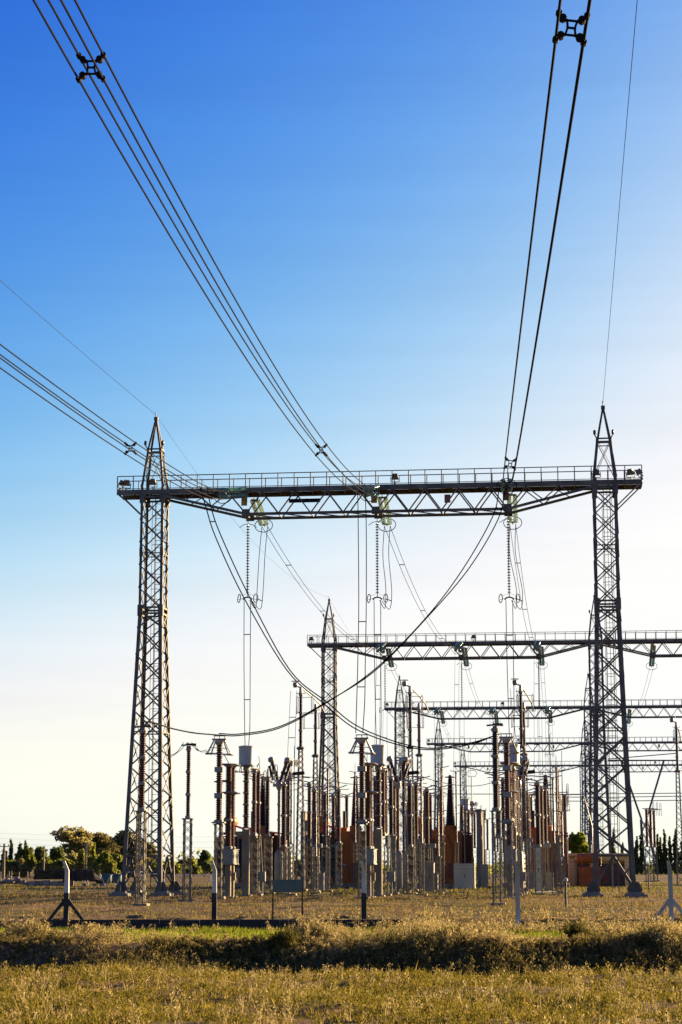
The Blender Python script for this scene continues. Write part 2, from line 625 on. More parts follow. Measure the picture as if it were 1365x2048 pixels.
def baseplate_body(mb):
    mb.box((0, 0, 0.345), (0.72, 0.72, 0.04))
    for a in (0, math.pi / 2):
        c, s_ = math.cos(a), math.sin(a)
        ax = Vector((c, s_, 0))
        mb.prism(Vector((0, 0, 0)) - Vector((-s_, c, 0)) * 0.03, Vector((0, 0, 0)) + Vector((-s_, c, 0)) * 0.03,
                 [(-0.42, 0.365), (0.42, 0.365), (0.42, 0.5), (0.2, 0.95), (-0.2, 0.95), (-0.42, 0.5)], ax, UP)


ZB, ZT = 25.0, 26.62       # chord lines of the beam


def beam_body(mb, x0, x1, det, over0, over1):
    """box-section truss between two columns centred at x0 and x1 (local)"""
    h = 0.9
    mid = (x0 + x1) / 2
    n = 8
    for sy in (-1, 1):
        y = sy * h
        mb.box(((x0 + x1 - over0 + over1) / 2, y, ZT), (x1 - x0 + over0 + over1, 0.16, 0.30))
        a, b = mid - PH, mid + PH
        mb.bar((a, y, ZB), (b, y, ZB), 0.18, 0.17)
        mb.bar((a, y, ZB), (x0 + 0.8, y, ZT - 0.25), 0.17, 0.16)
        mb.bar((b, y, ZB), (x1 - 0.8, y, ZT - 0.25), 0.17, 0.16)
        st = (b - a) / n
        for i in range(n):
            p, q = a + st * i, a + st * (i + 1)
            m = (p + q) / 2
            mb.bar((p, y, ZB), (m, y, ZT - 0.15), 0.085, 0.085)
            mb.bar((m, y, ZT - 0.15), (q, y, ZB), 0.085, 0.085)
        for s, e in ((-1, a), (1, b)):
            end = (x0 + 0.8) if s < 0 else (x1 - 0.8)
            f = lambda t: (e + (end - e) * t, y, ZB + (ZT - 0.25 - ZB) * t)
            g = lambda t: (e + (end - e) * t, y, ZT - 0.15)
            mb.bar(f(0), g(0.22), 0.08)
            mb.bar(g(0.22), f(0.42), 0.07)
            mb.bar(f(0.42), g(0.60), 0.07)
            mb.bar(g(0.60), f(0.74), 0.06)
        if over0:
            mb.bar((x0 - over0 + 0.15, y, ZT - 0.1), (x0 - 0.8, y, ZT - 1.5), 0.08)
        if over1:
            mb.bar((x1 + over1 - 0.15, y, ZT - 0.1), (x1 + 0.8, y, ZT - 1.5), 0.08)
    X0, X1 = x0 - over0, x1 + over1
    k = int((X1 - X0) / 1.09)
    for i in range(k + 1):
        x = X0 + (X1 - X0) * i / k
        mb.bar((x, -h, ZT - 0.05), (x, h, ZT - 0.05), 0.07)
    for i in range(n + 1):
        x = mid - PH + 2 * PH * i / n
        mb.bar((x, -h, ZB), (x, h, ZB), 0.07)
        if i < n:
            mb.bar((x, -h, ZT - 0.1), (x + 2 * PH / n, h, ZT - 0.1), 0.06)
            mb.bar((x, -h, ZB), (x + 2 * PH / n, h, ZB), 0.06)
    if det:
        for ph in (-1, 0, 1):                              # gusset plates where the strings are hung
            for sy in (-1, 1):
                mb.box((mid + ph * PH, sy * (h + 0.02), ZB + 0.08), (0.55, 0.05, 0.5))


def walkway_body(mb, X0, X1):
    mb.box(((X0 + X1) / 2, 0, ZT + 0.18), (X1 - X0, 1.7, 0.04))


def rail_body(mb, X0, X1, y):
    k = max(2, int((X1 - X0) / 1.09))
    for i in range(k + 1):
        x = X0 + (X1 - X0) * i / k
        mb.bar((x, y, ZT + 0.12), (x, y, ZT + 1.12), 0.06)
    mb.bar((X0, y, ZT + 1.12), (X1, y, ZT + 1.12), 0.055)
    mb.bar((X0, y, ZT + 0.26), (X1, y, ZT + 0.26), 0.09, 0.03)


def floodlight(parent, loc, rz, key='flood'):
    o = part('floodlight', parent, 'steel_light', lambda mb: (mb.prism(Vector((0, -0.18, 0)), Vector((0, 0.18, 0)),
             [(-0.34, 0.05), (0.34, 0.05), (0.24, 0.50), (-0.24, 0.50)], Vector((1, 0, 0)), UP),
             mb.box((0, 0, 0.02), (0.74, 0.44, 0.06))), key, loc)
    o.rotation_euler = (0.5, 0, rz)
    o.scale = (0.68, 0.68, 0.68)
    o.location.z -= 0.18
    b = part('lamp_bracket', o, 'steel_light', lambda mb: (mb.bar((-0.42, 0, 0.25), (-0.42, 0, -0.3), 0.06), mb.bar((0.42, 0, 0.25), (0.42, 0, -0.3), 0.06),
             mb.bar((-0.42, 0, -0.3), (0.42, 0, -0.3), 0.06), mb.bar((0, 0, -0.3), (0, 0, -0.6), 0.12)), key + 'b')
    part('lamp_glass', o, 'lampglass', lambda mb: mb.box((0, 0, -0.02), (0.62, 0.34, 0.03)), key + 'g')
    return o


def gantry(v, bays, label, det, plates, mname):
    t = thing('steel_gantry', label, 'gantry', W(-SPAN / 2 + (DU if v > 0 else 0.0), v), 'portal gantries in a receding row')
    xs = [SPAN * i for i in range(bays + 1)]
    for i, x in enumerate(xs):
        tw = part('lattice_tower', t, mname, lambda mb: tower_body(mb, det), 'tower%d%s' % (det, mname), (x, 0, 0))
        part('peak', tw, mname, peak_body, 'peak' + mname)
        part('ladder', tw, mname, ladder_body, 'ladder' + mname)
        for sx in (-1, 1):
            for sy in (-1, 1):
                part('footing', tw, 'concrete_dark', footing_body, 'footing', (sx * 1.36, sy * 2.28, 0))
                part('base_plate', tw, 'steel', baseplate_body, 'baseplate', (sx * 1.30, sy * 2.2, 0))
        if det:
            for sx in (-1, 1):
                part('insulated_clamp', tw, 'porcelain', lambda mb: (mb.lathe([(0.05, 0), (0.09, 0.06), (0.09, 0.26), (0.05, 0.32)], 8), mb.bar((-sx * 0.16, 0.06, -0.28), (0, 0, 0.02), 0.06)), ('clampk', sx), (sx * 0.60, -0.55, 29.9))
    for i in range(bays):
        o0 = 2.4 if i == 0 else 0.0
        o1 = 2.4 if i == bays - 1 else 0.0
        bm = part('beam', t, mname, lambda mb: beam_body(mb, xs[i], xs[i + 1], det, o0, o1), 'beam%d%s%d%d%d' % (det, mname, i, o0 > 0, o1 > 0))
        part('walkway', bm, mname, lambda mb: walkway_body(mb, xs[i] - o0, xs[i + 1] + o1))
        part('handrail', bm, mname, lambda mb: rail_body(mb, xs[i] - o0, xs[i + 1] + o1, -0.86))
        part('handrail', bm, mname, lambda mb: rail_body(mb, xs[i] - o0, xs[i + 1] + o1, 0.86))
        mid = (xs[i] + xs[i + 1]) / 2
        for k, cname in zip((-1, 0, 1), plates):
            pl = part('phase_plate', t, cname, lambda mb: mb.box((0, 0, 0), (0.40, 0.03, 0.70)), 'plate' + cname, (mid + k * PH - 0.10, -1.0, ZT - 0.72))
            pl['label'] = 'yellow ochre phase plate' if cname == 'yellow' else 'rust brown phase plate'
    return t


g1 = gantry(0, 1, 'tall portal gantry nearest the fence, carrying the line out over the field', True, ('yellow', 'yellow', 'brown_plate'), 'steel')
for x, rz in ((-1.95, 0.4), (-2.3, 1.2), (SPAN + 1.7, -0.3), (SPAN + 2.3, -1.2)):
    floodlight(g1, (x, -0.1, ZT + 0.85), rz)
for x in (-0.05, SPAN - 0.55, SPAN / 2 + 1.25):
    floodlight(g1, (x, -0.5, ZT + 0.80), 0.1)
part('dark_plate', g1, 'black', lambda mb: mb.box((0, 0, 0), (2.1, 0.03, 0.26)), None, (SPAN / 2 - 4.75, -0.9, 25.83))
part('phase_plate', g1, 'brown_plate', lambda mb: mb.box((0, 0, 0), (0.40, 0.04, 0.55)), None, (SPAN / 2 + 4.75, -0.98, 25.75))['label'] = 'rust brown plate hung between the truss braces'
gl = [None, g1]
for i, lab in enumerate(('second portal gantry, its beam running on out past the right edge',
                         'third portal gantry from the fence, seen under the second beam',
                         'fourth portal gantry from the fence, small behind the tall bus posts',
                         'farthest portal gantry at the end of the row')):
    v = GSTEP * (i + 1)
    g = gantry(v, 2, lab, i == 0, ('yellow',) * 3, 'steel' if i == 0 else 'steel_far')
    gl.append(g)
    for x in (-2.0, SPAN + 0.3, SPAN / 2 + 1.4, SPAN * 1.5 + 3):
        floodlight(g, (x, -0.3, ZT + 0.80), 0.2)
#==STAGE3==
# ------------------------------------------------------------------ shared equipment parts
ROWN = {-1: 'left', 0: 'middle', 1: 'right'}


def vA(px):
    return vfor(px, -PH)


def shed_prof(z0, z1, rc, rs, pitch):
    n = max(2, int(round((z1 - z0) / pitch)))
    p = (z1 - z0) / n
    pr = [(rc, z0)]
    for i in range(n):
        z = z0 + i * p
        pr += [(rc, z + 0.18 * p), (rs, z + 0.38 * p), (rs * 0.97, z + 0.52 * p), (rc, z + 0.80 * p)]
    pr.append((rc, z1))
    return pr


def insulator(parent, z0, z1, rc, rs, at=(0, 0), pitch=0.13, m='porcelain', secs=1, name='insulator', n=12, fl=None, fm='cement'):
    """ribbed porcelain in sections, with a metal flange between them"""
    rc = max(rc, rs * 0.70)
    k = (round(z1 - z0, 2), rc, rs, pitch, m, secs, n)
    h = (z1 - z0) / secs
    fh = 0.17 if h > 1.0 else 0.10

    def body(mb):
        for i in range(secs):
            mb.lathe(shed_prof(i * h + fh * 0.5, (i + 1) * h - fh * 0.5, rc, rs, pitch), n)
    o = part(name, parent, m, body, ('ins',) + k, (at[0], at[1], z0))

    r = (fl or rs * 1.08)
    for i in range(secs + 1):
        part('flange', o, fm, lambda mb: mb.lathe([(r * 0.8, -fh * 0.55), (r, -fh * 0.4), (r, -0.02), (r * 1.12, -0.02), (r * 1.12, 0.02), (r, 0.02), (r, fh * 0.4), (r * 0.8, fh * 0.55)], n), ('fl', round(r, 3), fh, fm, n), (0, 0, i * h))
    return o


def lattice(parent, w, h, w2=None, m='steel_light', x=0, y=0, name='lattice_pedestal', leg=0.07, br=0.032):
    w2 = w2 or w

    def body(mb):
        f = lambda z: (w + (w2 - w) * z / h) / 2
        for sx in (-1, 1):
            for sy in (-1, 1):
                mb.angle((sx * f(0), sy * f(0), 0.12), (sx * f(h), sy * f(h), h - 0.05), leg, 0.014, -sx, -sy)
        z = 0.15
        i = 0
        while z < h - 0.3:
            st = min(f(z) * 2 * 1.15, h - 0.08 - z)
            for k in range(4):
                def P(s, zz):
                    a = f(zz)
                    return ((s * a, -a, zz), (s * a, a, zz), (-a, s * a, zz), (a, s * a, zz))[k]
                sg = 1 if (i + k) % 2 else -1
                mb.bar(P(-sg, z), P(sg, z + st), br, br * 0.6)
                mb.bar(P(sg, z), P(-sg, z + st), br, br * 0.6)
            z += st
            i += 1
        mb.box((0, 0, h - 0.03), (w2 + 0.14, w2 + 0.14, 0.06))
    p = part(name, parent, m, body, ('lat', w, h, w2, m, leg), (x, y, 0))
    part('foot', p, 'concrete', lambda mb: mb.box((0, 0, 0.03), (w + 0.45, w + 0.45, 0.22), top=0.93), ('foot', w))
    return p


def conc_post(parent, w, h, x=0, y=0, d=None, name='concrete_post'):
    def body(mb):
        dd = d or w
        c = 0.035
        pr = [(-w / 2 + c, -dd / 2), (w / 2 - c, -dd / 2), (w / 2, -dd / 2 + c), (w / 2, dd / 2 - c), (w / 2 - c, dd / 2), (-w / 2 + c, dd / 2), (-w / 2, dd / 2 - c), (-w / 2, -dd / 2 + c)]
        mb.prism((0, 0, -0.1), (0, 0, h), pr, Vector((1, 0, 0)), Vector((0, 1, 0)))
    p = part(name, parent, 'concrete', body, ('cp', w, h, d), (x, y, 0))
    part('foot', p, 'concrete', lambda mb: mb.box((0, 0, 0.02), (w + 0.35, (d or w) + 0.35, 0.16), top=0.95), ('cpf', w, d))
    return p


def ring(mb, r, z, t, n=20, x=0, y=0):
    mb.tube([(x + r * math.cos(2 * math.pi * k / n), y + r * math.sin(2 * math.pi * k / n), z) for k in range(n)], t, 6, True)


def rowset(build, us, v, labels, group):
    """build(label, group) one thing, then copies of it along the phases"""
    first = build(labels[0], group, W(us[0], v))
    out = [first]
    for u, lab in zip(us[1:], labels[1:]):
        out.append(clone(first, W(u, v), lab))
    return out


U3 = (-PH, 0.0, PH)


def labs(fmt):
    return [fmt.format(ROWN[k]) for k in (-1, 0, 1)]


# ------------------------------------------------------------------ front row: post insulators under tube frames
def post_with_frame(label, group, loc):
    t = thing('post_insulator', label, 'insulator', loc, group)
    lattice(t, 0.46, 4.45)
    o = insulator(t, 4.55, 9.25, 0.10, 0.20, secs=3, pitch=0.125, n=14)

    for z in (6.12, 7.69):
        part('collar', t, 'box', lambda mb: mb.box((0, 0, 0), (0.50, 0.50, 0.30)), 'pwf_c', (0, 0, z))
    part('base_plate', t, 'box', lambda mb: (mb.box((0, 0, 4.52), (0.78, 0.62, 0.08)), mb.box((0, 0, 4.60), (0.5, 0.5, 0.14))), 'pwf_b')

    def frame(mb):
        zt, zb = 9.50, 8.62
        for x in (-0.26, 0.26):
            for y in (-0.26, 0.26):
                mb.tube([(x, y, zt), (x * 2.45, y * 2.45, zb)], 0.045, 6)
        mb.tube([(sx * 0.70, sy * 0.70, zb) for sx, sy in ((-1, -1), (1, -1), (1, 1), (-1, 1))], 0.065, 8, True)
        mb.tube([(sx * 0.45, sy * 0.45, 8.98) for sx, sy in ((-1, -1), (1, -1), (1, 1), (-1, 1))], 0.03, 6, True)
        mb.tube([(sx * 0.40, sy * 0.28, zt) for sx, sy in ((-1, -1), (1, -1), (1, 1), (-1, 1))], 0.05, 6, True)
        mb.box((0, 0, 9.36), (0.5, 0.42, 0.20))
        for x in (-0.32, 0.0, 0.32):
            mb.bar((x, 0, 9.5), (x, 0, 9.72), 0.05)
        mb.bar((-0.36, 0, 9.72), (0.36, 0, 9.72), 0.06)
    part('tube_frame', t, 'alu', frame, 'pwf_f')
    return t


VP_ = vA(437)
rowset(post_with_frame, U3, VP_, labs('brown ribbed post insulator under a four sided tube frame, foremost of the {} row'), 'post insulators with tube frames')


# ------------------------------------------------------------------ capacitor units: box on concrete legs, two thick brown columns
def capacitor(label, group, loc):
    t = thing('coupling_capacitor', label, 'capacitor', loc, group)
    for y in (-0.62, 0.62):
        conc_post(t, 0.36, 2.05, 0, y)
    b = part('terminal_box', t, 'box', lambda mb: (mb.box((0, 0, 2.50), (0.74, 2.05, 0.86)), mb.box((0, 0, 2.95), (0.84, 2.15, 0.05)), mb.box((0, 0, 2.06), (0.82, 2.1, 0.06))), 'cap_box')
    part('hatch', b, 'box', lambda mb: (mb.box((0.38, -0.5, 2.52), (0.03, 0.6, 0.6)), mb.box((0.38, 0.5, 2.52), (0.03, 0.6, 0.6)), mb.box((0, -1.035, 2.5), (0.5, 0.025, 0.6))), 'cap_h')
    part('conduit', t, 'steel_light', lambda mb: (mb.bar((0.26, -0.2, 0.1), (0.26, -0.2, 2.1), 0.07), mb.box((0.30, -0.25, 1.3), (0.22, 0.2, 0.5))), 'cap_cd')
    for y in (-0.62, 0.62):
        insulator(t, 3.06, 8.10, 0.165, 0.225, (0, y), secs=3, pitch=0.085, n=16)

    for z in (6.42, 8.16):
        for y in (-0.62, 0.62):
            part('grading_disc', t, 'alu', lambda mb: mb.lathe([(0.02, -0.05), (0.5, -0.04), (0.56, 0), (0.5, 0.05), (0.1, 0.07)], 20), 'cap_d', (0, y, z))
    part('top_lead', t, 'wire', lambda mb: mb.tube([(0, -0.62, 8.2), (-0.2, -1.1, 8.7), (-0.4, -1.6, 8.75)], 0.025, 5), 'cap_l')
    return t


rowset(capacitor, U3, vA(460), labs('pair of thick brown capacitor columns on a grey box in the {} row'), 'coupling capacitors')


# ------------------------------------------------------------------ current transformers with pale can heads
def current_tr(label, group, loc):
    t = thing('current_transformer', label, 'transformer', loc, group)
    conc_post(t, 0.46, 4.30)
    part('side_arm', t, 'concrete', lambda mb: (mb.box((-0.45, 0, 4.02), (0.5, 0.3, 0.28)),), 'ct_arm')
    part('conduit', t, 'steel_light', lambda mb: (mb.bar((-0.52, 0, 0.1), (-0.52, 0, 3.9), 0.06), mb.box((-0.50, -0.05, 1.5), (0.24, 0.2, 0.6))), 'ct_cd')
    insulator(t, 4.40, 8.15, 0.145, 0.205, secs=5, pitch=0.10, n=16)
    h = part('can', t, 'can', lambda mb: mb.lathe([(0.30, 8.42), (0.50, 8.44), (0.52, 8.50), (0.505, 8.53), (0.515, 9.60), (0.545, 9.62), (0.545, 9.68), (0.30, 9.74)], 32), 'ct_can')
    part('lower_rim', h, 'steel', lambda mb: mb.lathe([(0.30, 8.38), (0.56, 8.38), (0.56, 8.43), (0.30, 8.43)], 28), 'ct_rim')
    part('neck', t, 'steel_light', lambda mb: (mb.lathe([(0.22, 8.15), (0.22, 8.40)], 14), [mb.bar((0.34 * math.cos(a), 0.34 * math.sin(a), 7.95), (0.34 * math.cos(a), 0.34 * math.sin(a), 8.42), 0.045) for a in (0.4, 1.9, 3.5, 5.1)]), 'ct_neck')
    part('terminal', t, 'alu', lambda mb: (mb.tube([(-0.9, 0, 8.0), (-0.5, 0, 8.02), (0.5, 0, 8.02), (0.75, 0, 8.0)], 0.04, 6), mb.tube([(-0.5, 0.2, 8.0), (-0.42, 0.2, 8.5), (-0.32, 0.2, 8.42)], 0.035, 6)), 'ct_t')
    return t


VCT = vA(492)
rowset(current_tr, U3, VCT, labs('brown insulator column with a pale grey can on top in the {} row'), 'current transformers')


# ------------------------------------------------------------------ twin support insulators, disconnectors
def twin_support(label, group, loc):
    t = thing('support_insulator', label, 'insulator', loc, group)
    lattice(t, 0.50, 3.95)
    for y in (-0.9, 0.9):
        insulator(t, 4.05, 8.25, 0.10, 0.165, (0, y), secs=2, pitch=0.11, m='porcelain')
    part('cross_channel', t, 'steel_light', lambda mb: mb.box((0, 0, 3.98), (0.3, 2.3, 0.14)), 'tw_c')
    part('contact_arm', t, 'alu', lambda mb: (mb.tube([(0, -1.5, 8.4), (0, 0, 8.46), (0, 1.5, 8.4)], 0.05, 8), mb.tube([(-0.35, -0.9, 8.35), (0.35, -0.9, 8.35)], 0.035, 6), mb.tube([(-0.3, 0.9, 8.3), (0.1, 0.9, 8.9), (0.0, 0.9, 9.3)], 0.025, 6)), 'tw_a')
    part('drive_box', t, 'box', lambda mb: (mb.box((0.5, -0.3, 1.25), (0.42, 0.34, 0.62)), mb.bar((0.5, -0.3, 0.1), (0.5, -0.3, 1.0), 0.09), mb.bar((0.5, -0.3, 1.5), (0.36, -0.3, 3.9), 0.05)), 'tw_b')
    return t


def disconnector(label, group, loc):
    t = thing('disconnector', label, 'disconnector', loc, group)
    lattice(t, 0.56, 3.95)
    insulator(t, 4.05, 7.90, 0.11, 0.18, (0, -0.3), secs=2, pitch=0.11, m='porcelain_dark')
    insulator(t, 4.05, 7.10, 0.08, 0.13, (-0.1, 0.6), secs=2, pitch=0.11, m='porcelain_dark')
    part('top_casting', t, 'alu', lambda mb: (mb.box((0, -0.3, 8.0), (0.30, 0.34, 0.22)), mb.box((0.02, -0.3, 8.35), (0.12, 0.14, 0.6)), mb.tube([(-0.5, -0.3, 8.05), (0.6, -0.3, 8.1)], 0.04, 6)), 'di_c')

    def loops(mb):
        for x, z0, z1, y in ((-0.62, 7.85, 9.0, -0.5), (-0.22, 7.45, 8.55, -0.1), (0.62, 7.75, 8.95, -0.4)):
            w = 0.12
            mb.tube([(x - w, y, z0 + 0.15), (x - w * 0.5, y, z0), (x + w * 0.5, y, z0), (x + w, y, z0 + 0.15), (x + w * 0.7, y, z1 - 0.1), (x, y, z1), (x - w * 0.7, y, z1 - 0.1)], 0.032, 6, True)
    part('contact_loop', t, 'alu', loops, 'di_l')
    part('earth_blade', t, 'alu', lambda mb: mb.tube([(-0.1, 0.6, 7.2), (-0.5, 0.5, 7.35), (-1.2, 0.3, 7.3)], 0.035, 6), 'di_e')
    return t


rowset(twin_support, U3, vA(512), labs('two slim brown insulators on one lattice pedestal with a drive box, {} row'), 'twin support insulators')
rowset(disconnector, U3, vA(536), labs('near black insulator with pale upright contact loops in the {} row'), 'disconnectors with contact loops')


# ------------------------------------------------------------------ circuit breaker poles on grey cylinders
def breaker_base(t, h=3.0, tall=7.75):
    c = part('cylinder', t, 'tank_grey', lambda mb: mb.lathe([(0.29, 0.35), (0.30, 0.45), (0.30, h - 0.22), (0.25, h - 0.06), (0.14, h + 0.02)], 22), 'br_cyl%.2f' % h)
    part('gauge', c, 'alu', lambda mb: mb.lathe([(0.02, 0), (0.09, 0.02), (0.09, 0.06), (0.02, 0.07)], 12, (0.05, -0.31, h - 0.75), (0, -1, 0)), 'br_g%.2f' % h)

    def legs(mb):
        for a in (0.5, 2.6, 4.7):
            mb.bar((0.2 * math.cos(a), 0.2 * math.sin(a), 0.6), (0.55 * math.cos(a), 0.55 * math.sin(a), 0.0), 0.09)
        mb.box((0, 0, 0.05), (1.1, 1.1, 0.18), top=0.95)
    part('tripod', t, 'steel_light', legs, 'br_legs')
    insulator(t, h, tall, 0.085, 0.125, secs=4, pitch=0.09, n=12)


def breaker_v(label, group, loc):
    t = thing('circuit_breaker', label, 'breaker', loc, group)
    breaker_base(t, 3.0, 7.45)
    for s, nm in ((-1, 'a'), (1, 'b')):
        ax = Vector((s * 0.30, 0.22 * s, 1)).normalized()
        ix = part('interrupter', t, 'porcelain', lambda mb: mb.lathe(shed_prof(0.15, 0.85, 0.10, 0.155, 0.09) + [(0.18, 0.86), (0.18, 1.0)] + shed_prof(1.01, 1.75, 0.10, 0.155, 0.09), 12, (0, 0, 0), ax), 'bv_i' + nm, (0, 0, 7.75))
        part('cap', ix, 'alu', lambda mb: mb.lathe([(0.05, 1.72), (0.20, 1.78), (0.24, 1.92), (0.20, 2.08), (0.06, 2.14)], 14, (0, 0, 0), ax), 'bv_c' + nm)
        part('resistor', ix, 'porcelain_dark', lambda mb: mb.lathe(shed_prof(0.4, 1.4, 0.09, 0.12, 0.09), 10, (s * 0.32, 0, 0.05), ax), 'bv_r' + nm)
    part('crank_housing', t, 'alu', lambda mb: (mb.lathe([(0.14, 7.4), (0.20, 7.5), (0.26, 7.75), (0.22, 7.95), (0.1, 8.05)], 14), mb.box((-0.30, 0, 7.72), (0.3, 0.2, 0.2))), 'bv_h')
    part('grading_ring', t, 'alu', lambda mb: mb.tube([(-0.55 + 0.09 * math.cos(a), -0.2, 8.6 + 0.72 * math.sin(a)) for a in [2 * math.pi * k / 16 for k in range(16)]], 0.035, 6, True), 'bv_g')
    part('lead', t, 'wire', lambda mb: mb.tube([(0.5, 0.3, 9.6), (0.75, 0.5, 9.1), (0.5, 0.8, 8.5)], 0.03, 5), 'bv_l')
    return t


def breaker_t(label, group, loc):
    t = thing('circuit_breaker', label, 'breaker', loc, group)
    breaker_base(t, 3.0, 8.35)

    def head(mb):
        mb.lathe([(0.12, 8.3), (0.30, 8.4), (0.34, 8.6), (0.30, 8.85), (0.16, 8.98)], 16)
        mb.lathe([(0.10, 8.95), (0.16, 9.05), (0.16, 9.3), (0.12, 9.35)], 12)
        mb.lathe([(0.10, 9.3), (0.32, 9.38), (0.38, 9.58), (0.32, 9.85), (0.10, 9.95)], 16)
    part('head', t, 'alu', head, 'bt_h')
    part('interrupter', t, 'porcelain_dark', lambda mb: mb.lathe(shed_prof(0.2, 1.1, 0.11, 0.15, 0.09), 12, (0.15, 0, 8.75), (1, 0.5, 0.12)), 'bt_i')
    part('grading_ring', t, 'alu', lambda mb: [mb.tube([(0.42 + k * 0.13, 0.15 + 0.26 * math.cos(a), 9.58 + 0.26 * math.sin(a)) for a in [2 * math.pi * q / 14 for q in range(14)]], 0.03, 6, True) for k in range(3)], 'bt_r')
    part('terminal', t, 'alu', lambda mb: (mb.tube([(0.1, 0, 8.5), (0.9, 0.4, 8.55), (1.5, 0.7, 8.5)], 0.045, 6), mb.tube([(-0.3, 0, 8.35), (-1.1, -0.5, 8.1)], 0.035, 6)), 'bt_t')
    return t


rowset(breaker_v, U3, vA(558), labs('grey breaker cylinder with dark interrupters spread in a V, {} row'), 'breaker poles')
rowset(breaker_t, U3, vA(577), labs('grey breaker cylinder under a slim column with a round pale head, {} row'), 'breaker poles')


# ------------------------------------------------------------------ tall bus posts with sloping arms
def tall_post(label, group, loc, h=11.0, top=15.3, arm=True):
    t = thing('tall_bus_post', label, 'bus post', loc, group)
    lattice(t, 0.75, h, 0.34, leg=0.08, br=0.045)
    insulator(t, h + 0.06, top, 0.10, 0.15, secs=3, pitch=0.10, m='porcelain_dark', fl=0.17)
    part('base_collar', t, 'steel', lambda mb: mb.lathe([(0.10, h), (0.34, h + 0.02), (0.34, h + 0.10), (0.16, h + 0.22)], 14), 'tp_c%.1f' % h)
    part('top_cap', t, 'alu', lambda mb: (mb.lathe([(0.10, top), (0.15, top + 0.05), (0.12, top + 0.55), (0.05, top + 0.6)], 10), mb.tube([(-0.38, 0, top + 0.1), (0.38, 0, top + 0.1)], 0.03, 6)), 'tp_k%.1f' % top)
    if arm:
        def a_(mb):
            z = top
            mb.tube([(-0.55, -0.1, z + 0.75), (0.0, 0.0, z + 0.55), (0.4, 4, z + 0.15), (0.7, 7.0, z - 0.25), (0.85, 8.3, z - 0.75)], 0.06, 8)
            mb.lathe([(0.05, 0), (0.20, 0.03), (0.22, 0.2), (0.18, 0.36), (0.05, 0.4)], 12, (-0.62, -0.1, z + 0.75), (1, 0, 0.1))
            mb.lathe([(0.05, 0), (0.36, 0.02), (0.36, 0.05), (0.05, 0.07)], 16, (-0.4, -0.1, z + 1.02))
        part('sloping_arm', t, 'alu', a_, 'tp_a%.1f' % top)

    def frame(mb):
        z = top
        x0, x1 = (-0.25, 0.95) if arm else (-0.95, 0.35)
        for x in (x0, x1):
            mb.tube([(x - 0.05, -0.25, z - 1.55), (x + 0.05, -0.25, z - 1.5), (x + 0.07, -0.25, z - 0.3), (x, -0.25, z - 0.12), (x - 0.07, -0.25, z - 0.3)], 0.03, 6, True)
        for zz in (z - 0.25, z - 1.45):
            mb.tube([(x0, -0.25, zz), (x1, -0.25, zz)], 0.022, 6)
    part('loop_frame', t, 'alu', frame, 'tp_f%.1f%d' % (top, arm))
    return t


rowset(lambda l, g, p: tall_post(l, g, p), U3, vA(601), labs('tallest slim bus post with a sloping arm from its tip, {} row'), 'tall bus posts')
rowset(lambda l, g, p: tall_post(l, g, p, 10.9, 14.7, False), U3, vA(631), labs('slim bus post just behind the tallest one, without an arm, {} row'), 'tall bus posts')


# ------------------------------------------------------------------ smaller insulator posts between the bus posts and the tanks
def small_post(label, group, loc, box=True, z0=3.9, z1=8.3, m='porcelain'):
    t = thing('support_insulator', label, 'insulator', loc, group)
    lattice(t, 0.50, z0)
    insulator(t, z0 + 0.08, z1, 0.12, 0.19, secs=2, pitch=0.12, m=m)
    part('top_fitting', t, 'alu', lambda mb: (mb.box((0, 0, z1 + 0.12), (0.24, 0.24, 0.2)), mb.tube([(-0.9, 0, z1 + 0.42), (0.0, 0, z1 + 0.22), (0.7, 0, z1 + 0.45)], 0.045, 6), mb.tube([(-0.7, 0, z1 + 0.1), (0.9, 0, z1 + 0.1)], 0.03, 6)), 'sp_t%.1f' % z1)
    if box:
        part('drive_box', t, 'box', lambda mb: (mb.box((0.55, -0.5, 0.75), (0.55, 0.45, 1.25)), mb.box((0.55, -0.5, 1.40), (0.63, 0.53, 0.06)), mb.bar((0.45, -0.5, 1.4), (0.40, -0.4, z0), 0.06), mb.box((0.40, -0.35, z0 + 0.05), (0.5, 0.35, 0.3))), 'sp_b%.1f' % z0)
    return t


for px, box, z0, z1, txt, m in ((619, True, 3.9, 8.4, 'brown insulator with a drive box beside the tall bus posts, {} row', 'porcelain'),
                                (650, False, 3.5, 8.0, 'plain brown insulator, first behind the tall bus posts of the {} row', 'porcelain'),
                                (667, True, 3.6, 8.0, 'brown insulator with a drive box, last before the orange tank of the {} row', 'porcelain'),
                                (694, False, 4.0, 8.3, 'dark insulator close in front of the orange tank of the {} row', 'porcelain_dark')):
    rowset(lambda l, g, p: small_post(l, g, p, box, z0, z1, m), U3, vA(px), labs(txt), 'insulator posts before the tanks')

for px, du, box, z0, z1, txt, m in ((524, 1.5, False, 3.2, 7.4, 'slim dark insulator beside the twin insulators of the {} row', 'porcelain_dark'),
                                    (548, -1.4, False, 3.9, 8.0, 'brown insulator standing left of the V shaped breaker of the {} row', 'porcelain'),
                                    (590, 1.5, True, 3.4, 7.6, 'brown insulator with drive box right of the breakers in the {} row', 'porcelain'),
                                    (612, -1.6, False, 4.0, 8.6, 'brown insulator left of the arm of the tallest post, {} row', 'porcelain'),
                                    (640, 1.6, False, 3.8, 8.2, 'brown insulator right of the armless bus post, {} row', 'porcelain'),
                                    (658, -1.3, False, 3.4, 7.2, 'dark insulator left of the drive box before the tank, {} row', 'porcelain_dark'),
                                    (680, -1.9, False, 3.9, 8.8, 'tall brown insulator left of the bushing in the {} row', 'porcelain')):
    rowset(lambda l, g, p: small_post(l, g, p, box, z0, z1, m), [u + du for u in U3], vA(px), labs(txt), 'insulator posts beside the rows')

